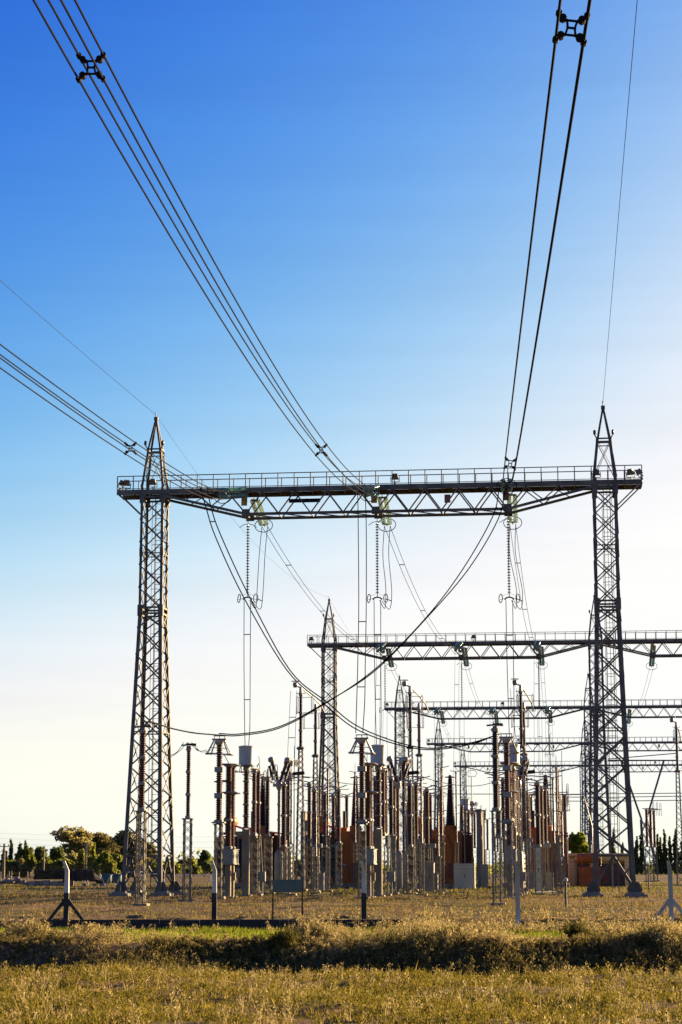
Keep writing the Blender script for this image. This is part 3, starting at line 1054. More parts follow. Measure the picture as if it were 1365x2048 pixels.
def thin_post(label, group, loc, h=3.2, top=6.6):
    t = thing('thin_post', label, 'post', loc, group)
    lattice(t, 0.32, h, leg=0.05, br=0.025)
    insulator(t, h + 0.05, top, 0.055, 0.085, secs=2, pitch=0.09, n=8)
    part('top_loop', t, 'alu', lambda mb: (mb.tube([(-0.5, 0, top + 0.15), (0.0, 0, top + 0.05), (0.6, 0, top + 0.2)], 0.03, 5), mb.bar((0, 0, top), (0, 0, top + 0.9), 0.035)), 'thl%.1f' % top)
    return t


NTH = ('first', 'second', 'third', 'fourth', 'fifth', 'sixth')
for j, (px, du, h, top) in enumerate(((505, 2.6, 3.4, 7.6), (545, 3.1, 2.6, 5.6), (585, 2.7, 4.2, 9.2), (648, 2.7, 3.9, 9.8))):
    rowset(lambda l, g, p: thin_post(l, g, p, h, top), [u + du for u in U3], vA(px), labs(NTH[j] + ' from the front of the thin posts right of the {} row'), 'thin posts beside the rows')
for k, u in enumerate(U3):
    for j, (px, du) in enumerate(((600, 2.2), (640, -2.2), (668, 3.0))):
        v_ = vA(px)
        o = part('earthing_mast', None, 'steel_light', lambda mb: (mb.tube([(0, 0, -0.1), (0, 0, 6.5), (0, 0, 12.0 + 0.0)], [0.07, 0.05, 0.025], 6), mb.box((0, 0, 0.05), (0.4, 0.4, 0.2))), 'emast', W(u + du, v_))
        tag(o, '%s of three bare thin masts among the posts of the %s row' % (('nearest', 'middle', 'farthest')[j], ROWN[k - 1]), 'mast', 'bare thin masts')

# slim arresters at the left end and in front of the right row
def slim_post(label, loc, h, top, r, m='porcelain', group=None, head=True):
    t = thing('surge_arrester', label, 'arrester', loc, group)
    lattice(t, 0.44, h)
    insulator(t, h + 0.06, top, r * 0.55, r, secs=3, pitch=0.11, m=m, fl=r * 1.15)
    if head:
        def hd(mb):
            mb.box((0, 0, top + 0.10), (0.22, 0.22, 0.18))
            mb.tube([(-0.42, 0, top + 0.22), (0, 0, top + 0.26), (0.42, 0, top + 0.22)], 0.05, 6)
            mb.box((0.15, 0, top + 0.30), (0.5, 0.3, 0.05))
        part('terminal', t, 'steel', hd, None)
    return t


V280, V375 = vA(282), vA(375)
slim_post('brown arrester on a lattice pedestal standing before the legs of the left tower', W(-PH, V280), 4.65, 8.55, 0.17, group='slim arresters')
slim_post('brown arrester standing alone between the left tower and the equipment', W(-PH, V375), 4.55, 8.35, 0.13, group='slim arresters')
slim_post('short dark arrester half hidden behind the left foremost post insulator', W(-PH - 0.6, vA(437) + 4), 3.7, 6.9, 0.10, 'porcelain_dark', group='slim arresters')
V994 = vfor(994, PH)
slim_post('near black arrester beside the foremost post insulator of the right row', W(PH, V994), 4.7, 8.75, 0.17, 'porcelain_dark', group='slim arresters')


# ------------------------------------------------------------------ orange tanks, fire walls, cabinets
def reactor(label, group, loc):
    t = thing('shunt_reactor', label, 'reactor', loc, group)
    part('plinth', t, 'concrete', lambda mb: mb.box((0.2, 0, 0.12), (6.2, 5.2, 0.5), top=0.98), 're_p')

    def tank(mb):
        mb.box((0.75, 0, 2.65), (2.9, 3.9, 4.5))
        mb.box((0.75, 0, 4.95), (3.1, 4.1, 0.14))
        for x in (-0.65, 0.1, 0.85, 1.6, 2.15):
            mb.box((x, -1.99, 2.6), (0.10, 0.10, 4.4))
        for y in (-1.4, -0.4, 0.6, 1.5):
            mb.box((2.24, y, 2.6), (0.10, 0.10, 4.4))
        for z in (0.75, 3.6):
            mb.box((0.75, -1.985, z), (2.9, 0.08, 0.12))
        mb.lathe([(0.55, 5.0), (0.55, 5.5), (0.42, 5.55)], 18, (1.3, -0.4, 0))
        mb.lathe([(0.35, 5.0), (0.35, 5.35), (0.25, 5.4)], 14, (0.1, 1.0, 0))
    tk = part('tank', t, 'orange', tank, 're_t')
    part('marking', tk, 'can', lambda mb: mb.box((0.42, -1.952, 2.0), (0.28, 0.012, 0.16)), 're_m')

    def fins(mb, x0, n, dx, y0, y1, z0, z1):
        for i in range(n):
            mb.box((x0 + i * dx, (y0 + y1) / 2, (z0 + z1) / 2), (0.05, y1 - y0, z1 - z0))
        for z in (z0 + 0.1, z1 - 0.1):
            mb.box((x0 + (n - 1) * dx / 2, (y0 + y1) / 2, z), ((n - 1) * dx + 0.1, 0.22, 0.18))
    part('radiator', t, 'radiator', lambda mb: fins(mb, -2.55, 14, 0.125, -1.9, 1.9, 1.0, 4.6), 're_r')
    part('radiator', t, 'oxide', lambda mb: fins(mb, 2.42, 7, 0.13, -1.7, 1.9, 0.7, 4.7), 're_r2')
    part('radiator', t, 'radiator', lambda mb: fins(mb, -0.66, 5, 0.125, -2.9, -2.15, 0.9, 4.35), 're_r3')
    part('control_box', t, 'oxide', lambda mb: (mb.box((1.55, -2.2, 1.5), (0.75, 0.35, 1.3)), mb.box((1.55, -2.39, 1.5), (0.6, 0.02, 1.1)), mb.tube([(1.55, -2.2, 2.15), (1.55, -2.2, 3.4), (1.1, -2.1, 4.7)], 0.05, 6)), 're_cb')
    part('access_ladder', t, 'steel_light', lambda mb: (mb.bar((2.0, -2.12, 0.4), (2.0, -2.12, 5.0), 0.05), mb.bar((2.35, -2.12, 0.4), (2.35, -2.12, 5.0), 0.05), [mb.bar((2.0, -2.12, 0.6 + 0.33 * i), (2.35, -2.12, 0.6 + 0.33 * i), 0.03) for i in range(13)]), 're_al')
    cv = part('conservator', t, 'orange', lambda mb: mb.lathe([(0.10, -1.5), (0.44, -1.46), (0.47, -1.40), (0.47, 1.4), (0.44, 1.46), (0.1, 1.5)], 22, (-1.75, 0, 5.95), (0, 1, 0)), 're_c')
    part('support', cv, 'orange', lambda mb: (mb.box((-1.75, -0.9, 5.2), (0.7, 0.12, 0.8)), mb.box((-1.75, 0.9, 5.2), (0.7, 0.12, 0.8)), mb.box((-1.75, 0, 4.82), (1.7, 3.2, 0.12)), mb.tube([(-1.5, 0.2, 5.6), (-0.6, 0.2, 5.3), (-0.3, 0.2, 5.0)], 0.09, 8)), 're_cs')
    part('bushing', t, 'porcelain_dark', lambda mb: mb.lathe([(0.40, 5.5)] + [(0.40 - 0.24 * (z - 5.5) / 4.3 + (0.05 if k % 2 else 0), z) for k, z in enumerate(np.linspace(5.6, 9.7, 60))] + [(0.12, 9.8)], 16, (1.3, -0.4, 0)), 're_b')
    part('bushing_cap', t, 'steel', lambda mb: (mb.lathe([(0.12, 9.75), (0.18, 9.82), (0.18, 10.0), (0.08, 10.1)], 14, (1.3, -0.4, 0)), ring(mb, 0.45, 9.9, 0.05, 20, 1.3, -0.4)), 're_bc')
    part('neutral_bushing', t, 'porcelain_dark', lambda mb: mb.lathe(shed_prof(5.4, 6.9, 0.12, 0.18, 0.1), 12, (0.1, 1.0, 0)), 're_nb')
    part('pipework', t, 'oxide', lambda mb: (mb.tube([(-0.7, -1.5, 4.4), (-1.0, -1.6, 4.9), (-2.2, -1.6, 4.85)], 0.09, 8), mb.tube([(2.2, -1.2, 4.7), (2.6, -1.2, 4.9), (3.2, -1.0, 4.8)], 0.08, 8), mb.box((-1.2, -2.1, 1.4), (0.5, 0.3, 1.1))), 're_pp')
    return t


VR = 54.0
ur = [-2 * PH + 0.3, -PH + 0.2, 0.2, PH + 0.2]
for i, (u, lab) in enumerate(zip(ur, ('orange tank with black radiators behind the breakers of the left row, leftmost of four',
                                        'orange tank with black radiators between the first two fire walls, behind the left row',
                                        'orange tank with black radiators behind the pale green cabinet',
                                        'orange tank with black radiators right of the third fire wall, rightmost of four'))):
    if i == 0:
        r0 = reactor(lab, 'orange reactor tanks', W(u, VR))
    else:
        clone(r0, W(u, VR), lab)


def firewall(u, lab, h=6.7):
    o = part('fire_wall', None, 'concrete_dark', lambda mb: [mb.box((0, y, h / 2), (0.42, 0.98, h)) for y in (-2.0, -1.0, 0.0, 1.0, 2.0)] + [mb.box((0, 0, h + 0.05), (0.5, 5.1, 0.12)), mb.box((0, 0, 0.1), (0.9, 5.4, 0.3))], ('fw', h), W(u, VR))
    o.rotation_euler = (0, 0, -YAW)
    tag(o, lab, 'wall', 'concrete fire walls')


for px, lab in ((606, 'tall narrow concrete fire wall seen past the left tall bus posts'),
                (786, 'tall narrow concrete fire wall behind the middle breaker cylinders'),
                (959, 'tall narrow concrete fire wall just right of the pale green cabinet')):
    lo, hi = -40.0, 60.0
    for _ in range(40):
        mid_ = (lo + hi) / 2
        if proj(W(mid_, VR - 2.5, HC))[0] < px:
            lo = mid_
        else:
            hi = mid_
    firewall(lo, lab)


def ground_at(px, py):
    r = ray(px, py)
    t = -HC / r.z
    return Vector((r.x * t, r.y * t, 0))


def cabinet(label, loc, w, d, h, m):
    t = thing('switch_cabinet', label, 'cabinet', loc, 'cabinets among the equipment')
    part('body', t, m, lambda mb: (mb.box((0, 0, h / 2 + 0.12), (w, d, h)), mb.box((0, 0, 0.06), (w * 1.04, d * 1.04, 0.2)), mb.box((0, 0, h + 0.14), (w * 1.05, d * 1.08, 0.06))), None)
    dr = part('door', t, m, lambda mb: (mb.box((-w * 0.25, -d / 2 - 0.012, h / 2 + 0.2), (w * 0.47, 0.025, h * 0.78)), mb.box((w * 0.25, -d / 2 - 0.012, h / 2 + 0.2), (w * 0.47, 0.025, h * 0.78))), None)
    part('handle', dr, 'black', lambda mb: mb.box((0.04, -d / 2 - 0.04, h / 2 + 0.15), (0.05, 0.04, 0.22)), None)
    part('hood_box', t, m, lambda mb: mb.box((0.05, -d / 2 - 0.06, h * 0.84), (w * 0.2, 0.14, h * 0.17)), None)
    return t


cabinet('large pale green cabinet standing open to view on the grass', PV(930, 1786, 40.0) * 1.0 - Vector((0, 0, PV(930, 1786, 40.0).z)), 1.75, 1.0, 1.95, 'cabinet')
cabinet('grey cabinet low beside the tank, left of the middle front post', W(-PH - 1.2, vA(672)), 0.62, 0.5, 1.35, 'box')
cabinet('slim grey cabinet behind the middle breaker cylinders', W(1.7, vA(588)), 0.7, 0.9, 2.0, 'tank_grey')
cabinet('small grey cabinet right of the third fire wall', W(PH - 3.9, VR - 6), 0.6, 0.5, 1.9, 'box')
cabinet('tall pale cabinet behind the right breaker pole', W(PH + 1.2, vA(585)), 0.55, 0.8, 3.1, 'cabinet')

# ------------------------------------------------------------------ rows beyond the second gantry
def slim_pair_post(label, group, loc):
    t = thing('support_insulator', label, 'insulator', loc, group)
    lattice(t, 0.55, 4.2, m='steel_light')
    insulator(t, 4.28, 8.6, 0.13, 0.20, secs=2, pitch=0.14, n=10)
    part('contact_arm', t, 'alu', lambda mb: (mb.tube([(-0.5, 0, 8.75), (0.9, 0, 8.8)], 0.05, 6), mb.tube([(0.7, 0.1, 8.0), (0.78, 0.1, 9.6), (0.9, 0.1, 9.6), (0.95, 0.1, 8.0)], 0.03, 6, True)), 'spp_a')
    return t


def pantograph(label, group, loc):
    t = thing('hanging_contact', label, 'contact', loc, group)
    part('rod', t, 'alu', lambda mb: mb.tube([(0, 0, 0), (0, 0, 7.0)], 0.06, 8), 'pa_r')
    part('trapeze', t, 'alu', lambda mb: (mb.tube([(-0.7, 0, 7.6), (-0.5, 0, 7.1), (0.5, 0, 7.1), (0.7, 0, 7.6), (0.3, 0, 7.9), (-0.3, 0, 7.9)], 0.04, 6, True),), 'pa_t')
    part('cage', t, 'steel_light', lambda mb: (mb.box((0, 0, 2.2), (0.5, 0.4, 0.6)), mb.bar((-0.65, 0, 1.0), (-0.65, 0, 2.9), 0.05), mb.bar((0.65, 0, 1.0), (0.65, 0, 2.9), 0.05), mb.bar((-0.65, 0, 1.8), (0.65, 0, 1.8), 0.05)), 'pa_c')
    insulator(t, -3.4, 0.0, 0.08, 0.13, pitch=0.14, n=8)
    lattice(t, 0.5, 3.0)
    for ch in t.children:
        if ch.name.startswith('lattice'):
            ch.location.z = -6.6
    return t


deep = []
ordn = ('first', 'second', 'third', 'fourth', 'fifth', 'sixth', 'seventh', 'eighth', 'ninth', 'tenth', 'eleventh')
rows_b = [(101, 's'), (108, 'c'), (116, 's'), (125, 'b'), (131, 's'), (146, 's'), (158, 'c'), (171, 's'), (196, 's'), (212, 's'), (240, 's')]
protoS = protoC = protoB = None
for ph in (-1, 0, 1):
    cnt = {'s': 0, 'c': 0, 'b': 0}
    for v, k in rows_b:
        cnt[k] += 1
        nm = {'s': 'brown insulator on a lattice pedestal', 'c': 'brown column with pale can', 'b': 'grey breaker pole'}[k]
        lab = '%s, %s behind the second gantry in the %s row' % (nm, ordn[cnt[k] - 1], ROWN[ph])
        grp = {'s': 'far support insulators', 'c': 'far current transformers', 'b': 'far breaker poles'}[k]
        loc = W(ph * PH, v)
        if k == 's':
            if protoS is None:
                protoS = slim_pair_post(lab, grp, loc)
            else:
                clone(protoS, loc, lab)
        elif k == 'c':
            if protoC is None:
                protoC = current_tr(lab, grp, loc)
            else:
                clone(protoC, loc, lab)
        else:
            if protoB is None:
                protoB = breaker_t(lab, grp, loc)
            else:
                clone(protoB, loc, lab)
# a close file of brown columns receding just right of the right row
for i in range(7):
    clone(protoS, W(PH + 2.6, 62 + i * 6.5), 'brown insulator, %s in the close file right of the rightmost orange tank' % ordn[i])
# bay beyond the right towers
for i, (px, v) in enumerate(((1296, 118), (1304, 121), (1311, 124))):
    p = PV(px, 1730, v)
    clone(protoS, Vector((p.x, p.y, 0)), '%s from the left of three lattice posts beyond the right tower' % ('first', 'second', 'third')[i])
p = PV(1361, 1730, 70)
clone(tall_post('slim lattice bus post cut by the right edge of the view', 'tall bus posts', Vector((p.x, p.y, 0))), Vector((p.x + 9, p.y + 12, 0)), 'slim lattice bus post outside the right edge')
pa = pantograph('pale hanging rod contact right of the third gantry strings', 'hanging rod contacts', W(PH * 1.02, 150, 6.6))
p = PV(1098, 1730, 140)
pa.location = Vector((p.x, p.y, 6.6))
p = PV(946, 1730, 140)
clone(pa, Vector((p.x, p.y, 6.6)), 'pale hanging rod contact in the middle, below the third gantry')

# round pole with its pipe bus, right of centre
t = thing('bus_pole', 'round concrete pole with a short insulator holding pipe bus, left of the right tower', 'pole', W(0, 0))
p = PV(1133, 1772, 60)
t.location = Vector((p.x, p.y, 0))
part('shaft', t, 'concrete_dark', lambda mb: mb.lathe([(0.20, -0.1), (0.20, 3.5), (0.19, 3.5), (0.18, 6.9), (0.10, 7.0)], 18))
insulator(t, 7.0, 8.4, 0.12, 0.2, pitch=0.12)
part('pipe', t, 'alu', lambda mb: (mb.tube([(-6.2, 0, 8.5), (1.6, 0, 8.5), (1.8, 0, 8.35), (2.5, 0, 5.6), (2.5, 0, 2.9)], 0.045, 8),))
for i, (py, a, b_) in enumerate(((1586, 890, 1390), (1592, 1060, 1390), (1600, 1060, 1390))):
    A_, B_ = PV(a, py + 2, 150 + i), PV(b_, py, 150 + i)
    o = bpy.data.objects.new('bus_pipe', None)
    mb = MB()
    mb.tube([A_, (A_ + B_) / 2 - UP * 0.1, B_], 0.06, 6)
    o = bpy.data.objects.new('bus_pipe', mb.mesh('bus_pipe', 'steel_far'))
    C.objects.link(o)
    tag(o, '%s of the thin level bus pipes crossing behind the right tower' % ('topmost', 'middle one', 'lowest')[i], 'pipe', 'level bus pipes')
#==STAGE4==
# ------------------------------------------------------------------ conductors and insulator strings
def curve_pts(pts, n=24):
    """smooth path through the points (Catmull-Rom)"""
    P = [Vector(p) for p in pts]
    P = [P[0] * 2 - P[1]] + P + [P[-1] * 2 - P[-2]]
    out = []
    segs = len(P) - 3
    per = max(2, n // segs)
    for i in range(segs):
        a, b, c, d = P[i:i + 4]
        for k in range(per):
            t = k / per
            out.append(0.5 * ((2 * b) + (c - a) * t + (2 * a - 5 * b + 4 * c - d) * t * t + (3 * b - a - 3 * c + d) * t ** 3))
    out.append(P[-2])
    return out


def world_thing(name, label, cat, loc, group=None):
    return thing(name, label, cat, loc, group, rz=0.0)


def wire_part(parent, name, pts, r, m='wire', n=5):
    o = parent.location
    mb = MB()
    mb.tube(pts, r, n)
    ob = bpy.data.objects.new(name, mb.mesh(name, m, o))
    C.objects.link(ob)
    ob.parent = parent
    return ob


def single_wire(name, label, pts, r, cat='wire', group=None, m='wire', n=5):
    o = Vector(pts[0])
    mb = MB()
    mb.tube(pts, r, n)
    ob = bpy.data.objects.new(name, mb.mesh(name, m, o))
    C.objects.link(ob)
    ob.location = o
    return tag(ob, label, cat, group)


def quad3(p0, p1, p2):
    """curve through three points with x and z quadratic in y"""
    ys = [p.y for p in (p0, p1, p2)]

    def f(y):
        L = [(y - ys[1]) * (y - ys[2]) / ((ys[0] - ys[1]) * (ys[0] - ys[2])),
             (y - ys[0]) * (y - ys[2]) / ((ys[1] - ys[0]) * (ys[1] - ys[2])),
             (y - ys[0]) * (y - ys[1]) / ((ys[2] - ys[0]) * (ys[2] - ys[1]))]
        return Vector((sum(l * p.x for l, p in zip(L, (p0, p1, p2))), y, sum(l * p.z for l, p in zip(L, (p0, p1, p2)))))
    return f


SUB = 0.235      # half the side of the quad bundle


def spacer_mesh(mb, c, side, up, along):
    s = SUB
    P = lambda a, b: c + side * a + up * b
    k = 0.085
    mb.tube([P(-k, -k * 1.5), P(-k * 0.7, 0), P(-k, k * 1.5)], 0.022, 6)
    mb.tube([P(k, -k * 1.5), P(k * 0.7, 0), P(k, k * 1.5)], 0.022, 6)
    for b in (-1.5, 0.0, 1.5):
        mb.tube([P(-k, b * k), P(k, b * k)], 0.022, 6)
    for a in (-1, 1):
        for b in (-1, 1):
            mb.tube([P(a * k, b * k * 1.5), P(a * s * 0.68, b * s * 0.62), P(a * s * 0.80, b * s * 0.82), P(a * s, b * s)], [0.03, 0.05, 0.045, 0.03], 7)
            for q in ((0.68, 0.66, 0.065), (1.0, 1.0, 0.055)):
                p = P(a * s * q[0], b * s * q[1])
                mb.tube([p - along * 0.06, p + along * 0.06], q[2], 8)


def bundle(label, E, p1, p2, yend, spacer_ys, roll=0.0):
    f = quad3(E, p1, p2)
    t = world_thing('conductor_bundle', label, 'power line', E, 'overhead four wire bundles')
    ys = np.linspace(E.y, yend, 60)
    c = [f(y) for y in ys]

    def frame(y):
        al = (f(y - 0.5) - f(y + 0.5)).normalized()
        sd = al.cross(UP).normalized()
        u_ = sd.cross(al).normalized()
        c_, s_ = math.cos(roll), math.sin(roll)
        return sd * c_ + u_ * s_, u_ * c_ - sd * s_, al
    for a in (-1, 1):
        for b in (-1, 1):
            pts = []
            for y, p in zip(ys, c):
                sd, upv, al = frame(y)
                pts.append(p + sd * a * SUB + upv * b * SUB)
            wire_part(t, 'conductor', pts, 0.024, n=6)
    for y in spacer_ys:
        sd, upv, al = frame(y)
        mb = MB()
        spacer_mesh(mb, f(y), sd, upv, al)
        ob = bpy.data.objects.new('spacer', mb.mesh('spacer', 'black', E))
        C.objects.link(ob)
        ob.parent = t
    return f


ES = [PV(441, 988, -5.4), PV(737, 984, -5.4), PV(1014, 968, -5.4)]
fA = bundle('four wire conductor bundle leaving past the left tower to the left edge', ES[0], PY(271, 903, 87), PY(0, 712, 67.5), 5, [86, 119])
fB = bundle('four wire conductor bundle running up to the top left corner', ES[1], PY(643, 900, 87), PY(183, 135, 36), -12, [87, 36])
fC = bundle('four wire conductor bundle running up to the top right, two wires overlapping', ES[2], PY(1021, 927, 87), PY(1143, 56, 31.5), -12, [87, 31.5, 121], math.radians(8.0))


def disc_string(mb, p, q, r=0.155, pitch=0.16):
    p, q = Vector(p), Vector(q)
    L = (q - p).length
    n = int(L / pitch)
    ax = (q - p).normalized()
    pr = [(0.03, 0.0)]
    for i in range(n):
        z = i * L / n
        d = L / n
        pr += [(0.035, z + 0.30 * d), (r * 0.6, z + 0.42 * d), (r, z + 0.56 * d), (r * 0.96, z + 0.66 * d), (0.035, z + 0.70 * d)]
    pr.append((0.03, L))
    mb.lathe(pr, 10, p, ax)


def racket(mb, c, ax, r, t=0.028):
    """oval arcing ring round the end of a tension set"""
    a = ax.cross(UP).normalized()
    b = a.cross(ax).normalized()
    mb.tube([c + a * r * 1.25 * math.cos(k * math.pi / 9) + b * r * math.sin(k * math.pi / 9) for k in range(18)], t, 6, True)


def tension_set(label, p, q, sep, m, key_up=False):
    t = world_thing('tension_string', label, 'insulator string', p, 'tension strings on the gantry beams')
    ax = (q - p).normalized()
    sd = ax.cross(UP).normalized()
    up = sd.cross(ax).normalized()
    offs = [sd * sep, -sd * sep] if not key_up else [sd * sep + up * 0.22, -sd * sep + up * 0.22, sd * sep - up * 0.22, -sd * sep - up * 0.22]
    for o in offs:
        mb = MB()
        disc_string(mb, p + ax * 0.35 + o, q - ax * 0.35 + o)
        ob = bpy.data.objects.new('disc_string', mb.mesh('disc_string', m, p))
        C.objects.link(ob)
        ob.parent = t
    mb = MB()
    mb.bar(p, p + ax * 0.3, 0.07)
    mb.bar(p + ax * 0.3 - sd * sep * 1.2, p + ax * 0.3 + sd * sep * 1.2, 0.06, 0.12)
    mb.bar(q - ax * 0.3 - sd * sep * 1.3, q - ax * 0.3 + sd * sep * 1.3, 0.06, 0.12)
    mb.bar(q - ax * 0.3, q, 0.07)
    ob = bpy.data.objects.new('yoke', mb.mesh('yoke', 'steel_light', p))
    C.objects.link(ob)
    ob.parent = t
    mb = MB()
    racket(mb, q - ax * 0.45 - up * 0.12, ax, 0.50)
    ob = bpy.data.objects.new('arcing_ring', mb.mesh('arcing_ring', 'black', p))
    C.objects.link(ob)
    ob.parent = t
    return t


def hang_string(label, top, bottom, m='glass_dark', scale=1.0):
    t = world_thing('hanging_string', label, 'insulator string', top, 'hanging strings under the beams')
    mb = MB()
    disc_string(mb, (0, 0, -0.45), (0, 0, -(top - bottom).length + 0.3), 0.125, 0.185)
    ob = bpy.data.objects.new('disc_string', mb.mesh('disc_string', m))
    C.objects.link(ob)
    ob.parent = t
    z = -(top - bottom).length
    part('link', t, 'steel', lambda mb: (mb.bar((0, 0, 0.15), (0, 0, -0.5), 0.04), mb.bar((0, 0, z + 0.35), (0, 0, z), 0.05)))
    part('arcing_horn', t, 'black', lambda mb: mb.tube([U * -0.58 + UP * -0.62, U * -0.30 + UP * -0.42, UP * -0.36, U * 0.30 + UP * -0.42, U * 0.58 + UP * -0.62], 0.022, 5))
    part('yoke', t, 'black', lambda mb: mb.tube([U * -0.30 + UP * (z - 0.12), U * -0.18 + UP * (z + 0.02), UP * (z + 0.06), U * 0.18 + UP * (z + 0.02), U * 0.30 + UP * (z - 0.12)], 0.05, 6))
    for s in (-1, 1):
        part('paddle_ring', t, 'black', lambda mb: (mb.tube([U * s * (0.56 + 0.12 * math.sin(k * math.pi / 7)) + V * 0.0 + UP * (z - 0.02 + 0.30 * math.cos(k * math.pi / 7)) + V * (0.22 * math.sin(k * math.pi / 7 + 0.6)) for k in range(14)], 0.03, 5, True),
             mb.bar(U * s * 0.25 + UP * (z + 0.0), U * s * 0.62 + UP * (z - 0.12), 0.025), mb.bar(U * s * 0.03 + UP * (z + 0.3), U * s * 0.55 + UP * (z + 0.12), 0.015)))
    return t


def twin(label, pa, pb, r=0.02, clips=(), group=None, name='twin_conductor', m='wire', cat='wire', nn=30):
    t = world_thing(name, label, cat, pa[0], group)
    A, B = curve_pts(pa, nn), curve_pts(pb, nn)
    wire_part(t, 'conductor', A, r, m)
    wire_part(t, 'conductor', B, r, m)
    for f in clips:
        i = min(len(A) - 1, int(f * (len(A) - 1)))
        mb = MB()
        mb.bar(A[i], B[i], 0.055)
        ob = bpy.data.objects.new('spacer_bar', mb.mesh('spacer_bar', m, t.location))
        C.objects.link(ob)
        ob.parent = t
    return t


def sag(p, q, s, n=14):
    return [p.lerp(q, i / n) - UP * s * 4 * (i / n) * (1 - i / n) for i in range(n + 1)]


ROW = ('left', 'middle', 'right')
for i, u in enumerate(U3):
    tension_set('greenish glass strings slanting from the first beam to the %s overhead bundle' % ROW[i], W(u - 0.05, -1.0, 26.45), ES[i], 0.22, 'glass_teal', True)
rear = [PV(530, 1053, 5.6), PV(775, 1052, 5.6), PV(1026, 1048, 5.6)]
for i, u in enumerate(U3):
    tension_set('pale glass strings slanting down behind the first beam at the %s phase' % ROW[i], W(u + 0.25, 0.95, 26.4), rear[i], 0.20, 'glass')
    bx = (497, 757, 1017)[i]
    top = W(u, 0.0, 24.85)
    bot = PV(bx, 1196, 0.0)
    bot = Vector((top.x, top.y, bot.z))
    hang_string('long vertical string of glass discs under the first beam, %s phase' % ROW[i], top, bot)
    can = W(u, VCT, 9.72)
    off = U * 0.22
    twin('pair of wires dropping from the %s vertical string to the grey can below' % ROW[i],
         [bot - off - UP * 0.15, bot - off * 0.95 - UP * 4 + V * (VCT * 0.35), can - off * 0.7 + UP * 1.5, can - off * 0.5],
         [bot + off - UP * 0.15, bot + off * 0.95 - UP * 4 + V * (VCT * 0.35), can + off * 0.9 + UP * 1.5, can + off * 0.6],
         0.025, (0.2, 0.55), 'wire pairs dropping to the cans')
    q = rear[i]
    twin('pair of jumper wires looping from the %s pale strings back to the vertical string' % ROW[i],
         [q - U * 0.20, q - U * 0.22 - UP * 2.2 - V * 1.0, bot + U * 0.42 + UP * 0.9 + V * 1.5, bot + U * 0.40 - UP * 0.55 + V * 1.0, bot + U * 0.15 - UP * 0.15],
         [q + U * 0.20, q + U * 0.18 - UP * 2.2 - V * 1.0, bot + U * 0.82 + UP * 0.7 + V * 1.5, bot + U * 0.72 - UP * 0.62 + V * 1.0, bot + U * 0.30 - UP * 0.2],
         0.024, (0.62,), 'looping jumper pairs')

# jumpers crossing over between the phases in front of the gantry
def pixpath(pts):
    return [PV(px, py, v) for px, py, v in pts]


twin('two dark wires swooping from the left bundle across to the right foremost post',
     pixpath([(400, 972, -17), (414, 1020, -17), (432, 1075, -17), (487, 1193, -16.5), (574, 1340, -16), (648, 1407, -15.5), (720, 1462, -15), (838, 1498, -14.5), (935, 1490, -14), (996, 1469, -13.5)]),
     pixpath([(414, 972, -17), (424, 1020, -17), (444, 1075, -17), (499, 1193, -16.5), (580, 1340, -16), (654, 1404, -15.5), (724, 1457, -15), (840, 1495, -14.5), (935, 1487, -14), (1000, 1468, -13.5)]),
     0.036, (0.18,), 'crossing jumper pairs', nn=60)
twin('two dark wires swooping from the right bundle across to the left foremost post',
     pixpath([(1000, 974, -8), (985, 1035, -8), (925, 1140, -8.5), (852, 1236, -9), (752, 1337, -10), (648, 1409, -11), (560, 1456, -12), (480, 1471, -12.6), (437, 1470, -13)]),
     pixpath([(1012, 974, -8), (996, 1040, -8), (936, 1140, -8.5), (850, 1240, -9), (750, 1342, -10), (650, 1406, -11), (560, 1453, -12), (480, 1468, -12.6), (438, 1467, -13)]),
     0.036, (0.10,), 'crossing jumper pairs', nn=60)
twin('two dark wires hanging straight from the middle bundle to the middle foremost post',
     pixpath([(716, 985, -8), (717, 1060, -8), (718, 1210, -9), (716, 1330, -11), (714, 1400, -12), (712, 1466, -13)]),
     pixpath([(731, 985, -8), (733, 1060, -8), (733, 1210, -9), (731, 1330, -11), (730, 1400, -12), (726, 1466, -13)]),
     0.028, (0.45, 0.72), 'crossing jumper pairs', nn=60)
single_wire('jumper_wire', 'dark wire dipping from the left foremost post to the arrester before the tower',
            curve_pts(pixpath([(437, 1470, -13), (390, 1466, -20), (345, 1457, -27), (310, 1446, -31), (284, 1443, V280)])), 0.042)
T280, T375 = PV(284, 1446, V280), PV(375, 1485, V375)
T437 = PV(414, 1500, VP_)
twin('thin looped wires from the arrester before the tower to the lone arrester',
     curve_pts([T280, PV(305, 1482, -31), PV(332, 1508, -28), PV(352, 1506, -26), T375 - U * 0.2], 20), curve_pts([T280 + U * 0.2, PV(310, 1478, -31), PV(336, 1512, -28), PV(358, 1503, -26), T375], 20), 0.018, (0.5,), 'thin looped wire pairs')
twin('thin looped wires from the lone arrester to the left foremost post',
     curve_pts([T375, PV(386, 1492, -20), PV(398, 1502, -17), T437], 20), curve_pts([T375 + U * 0.25, PV(392, 1494, -20), PV(404, 1504, -17), T437 + U * 0.3], 20), 0.018, (0.5,), 'thin looped wire pairs')

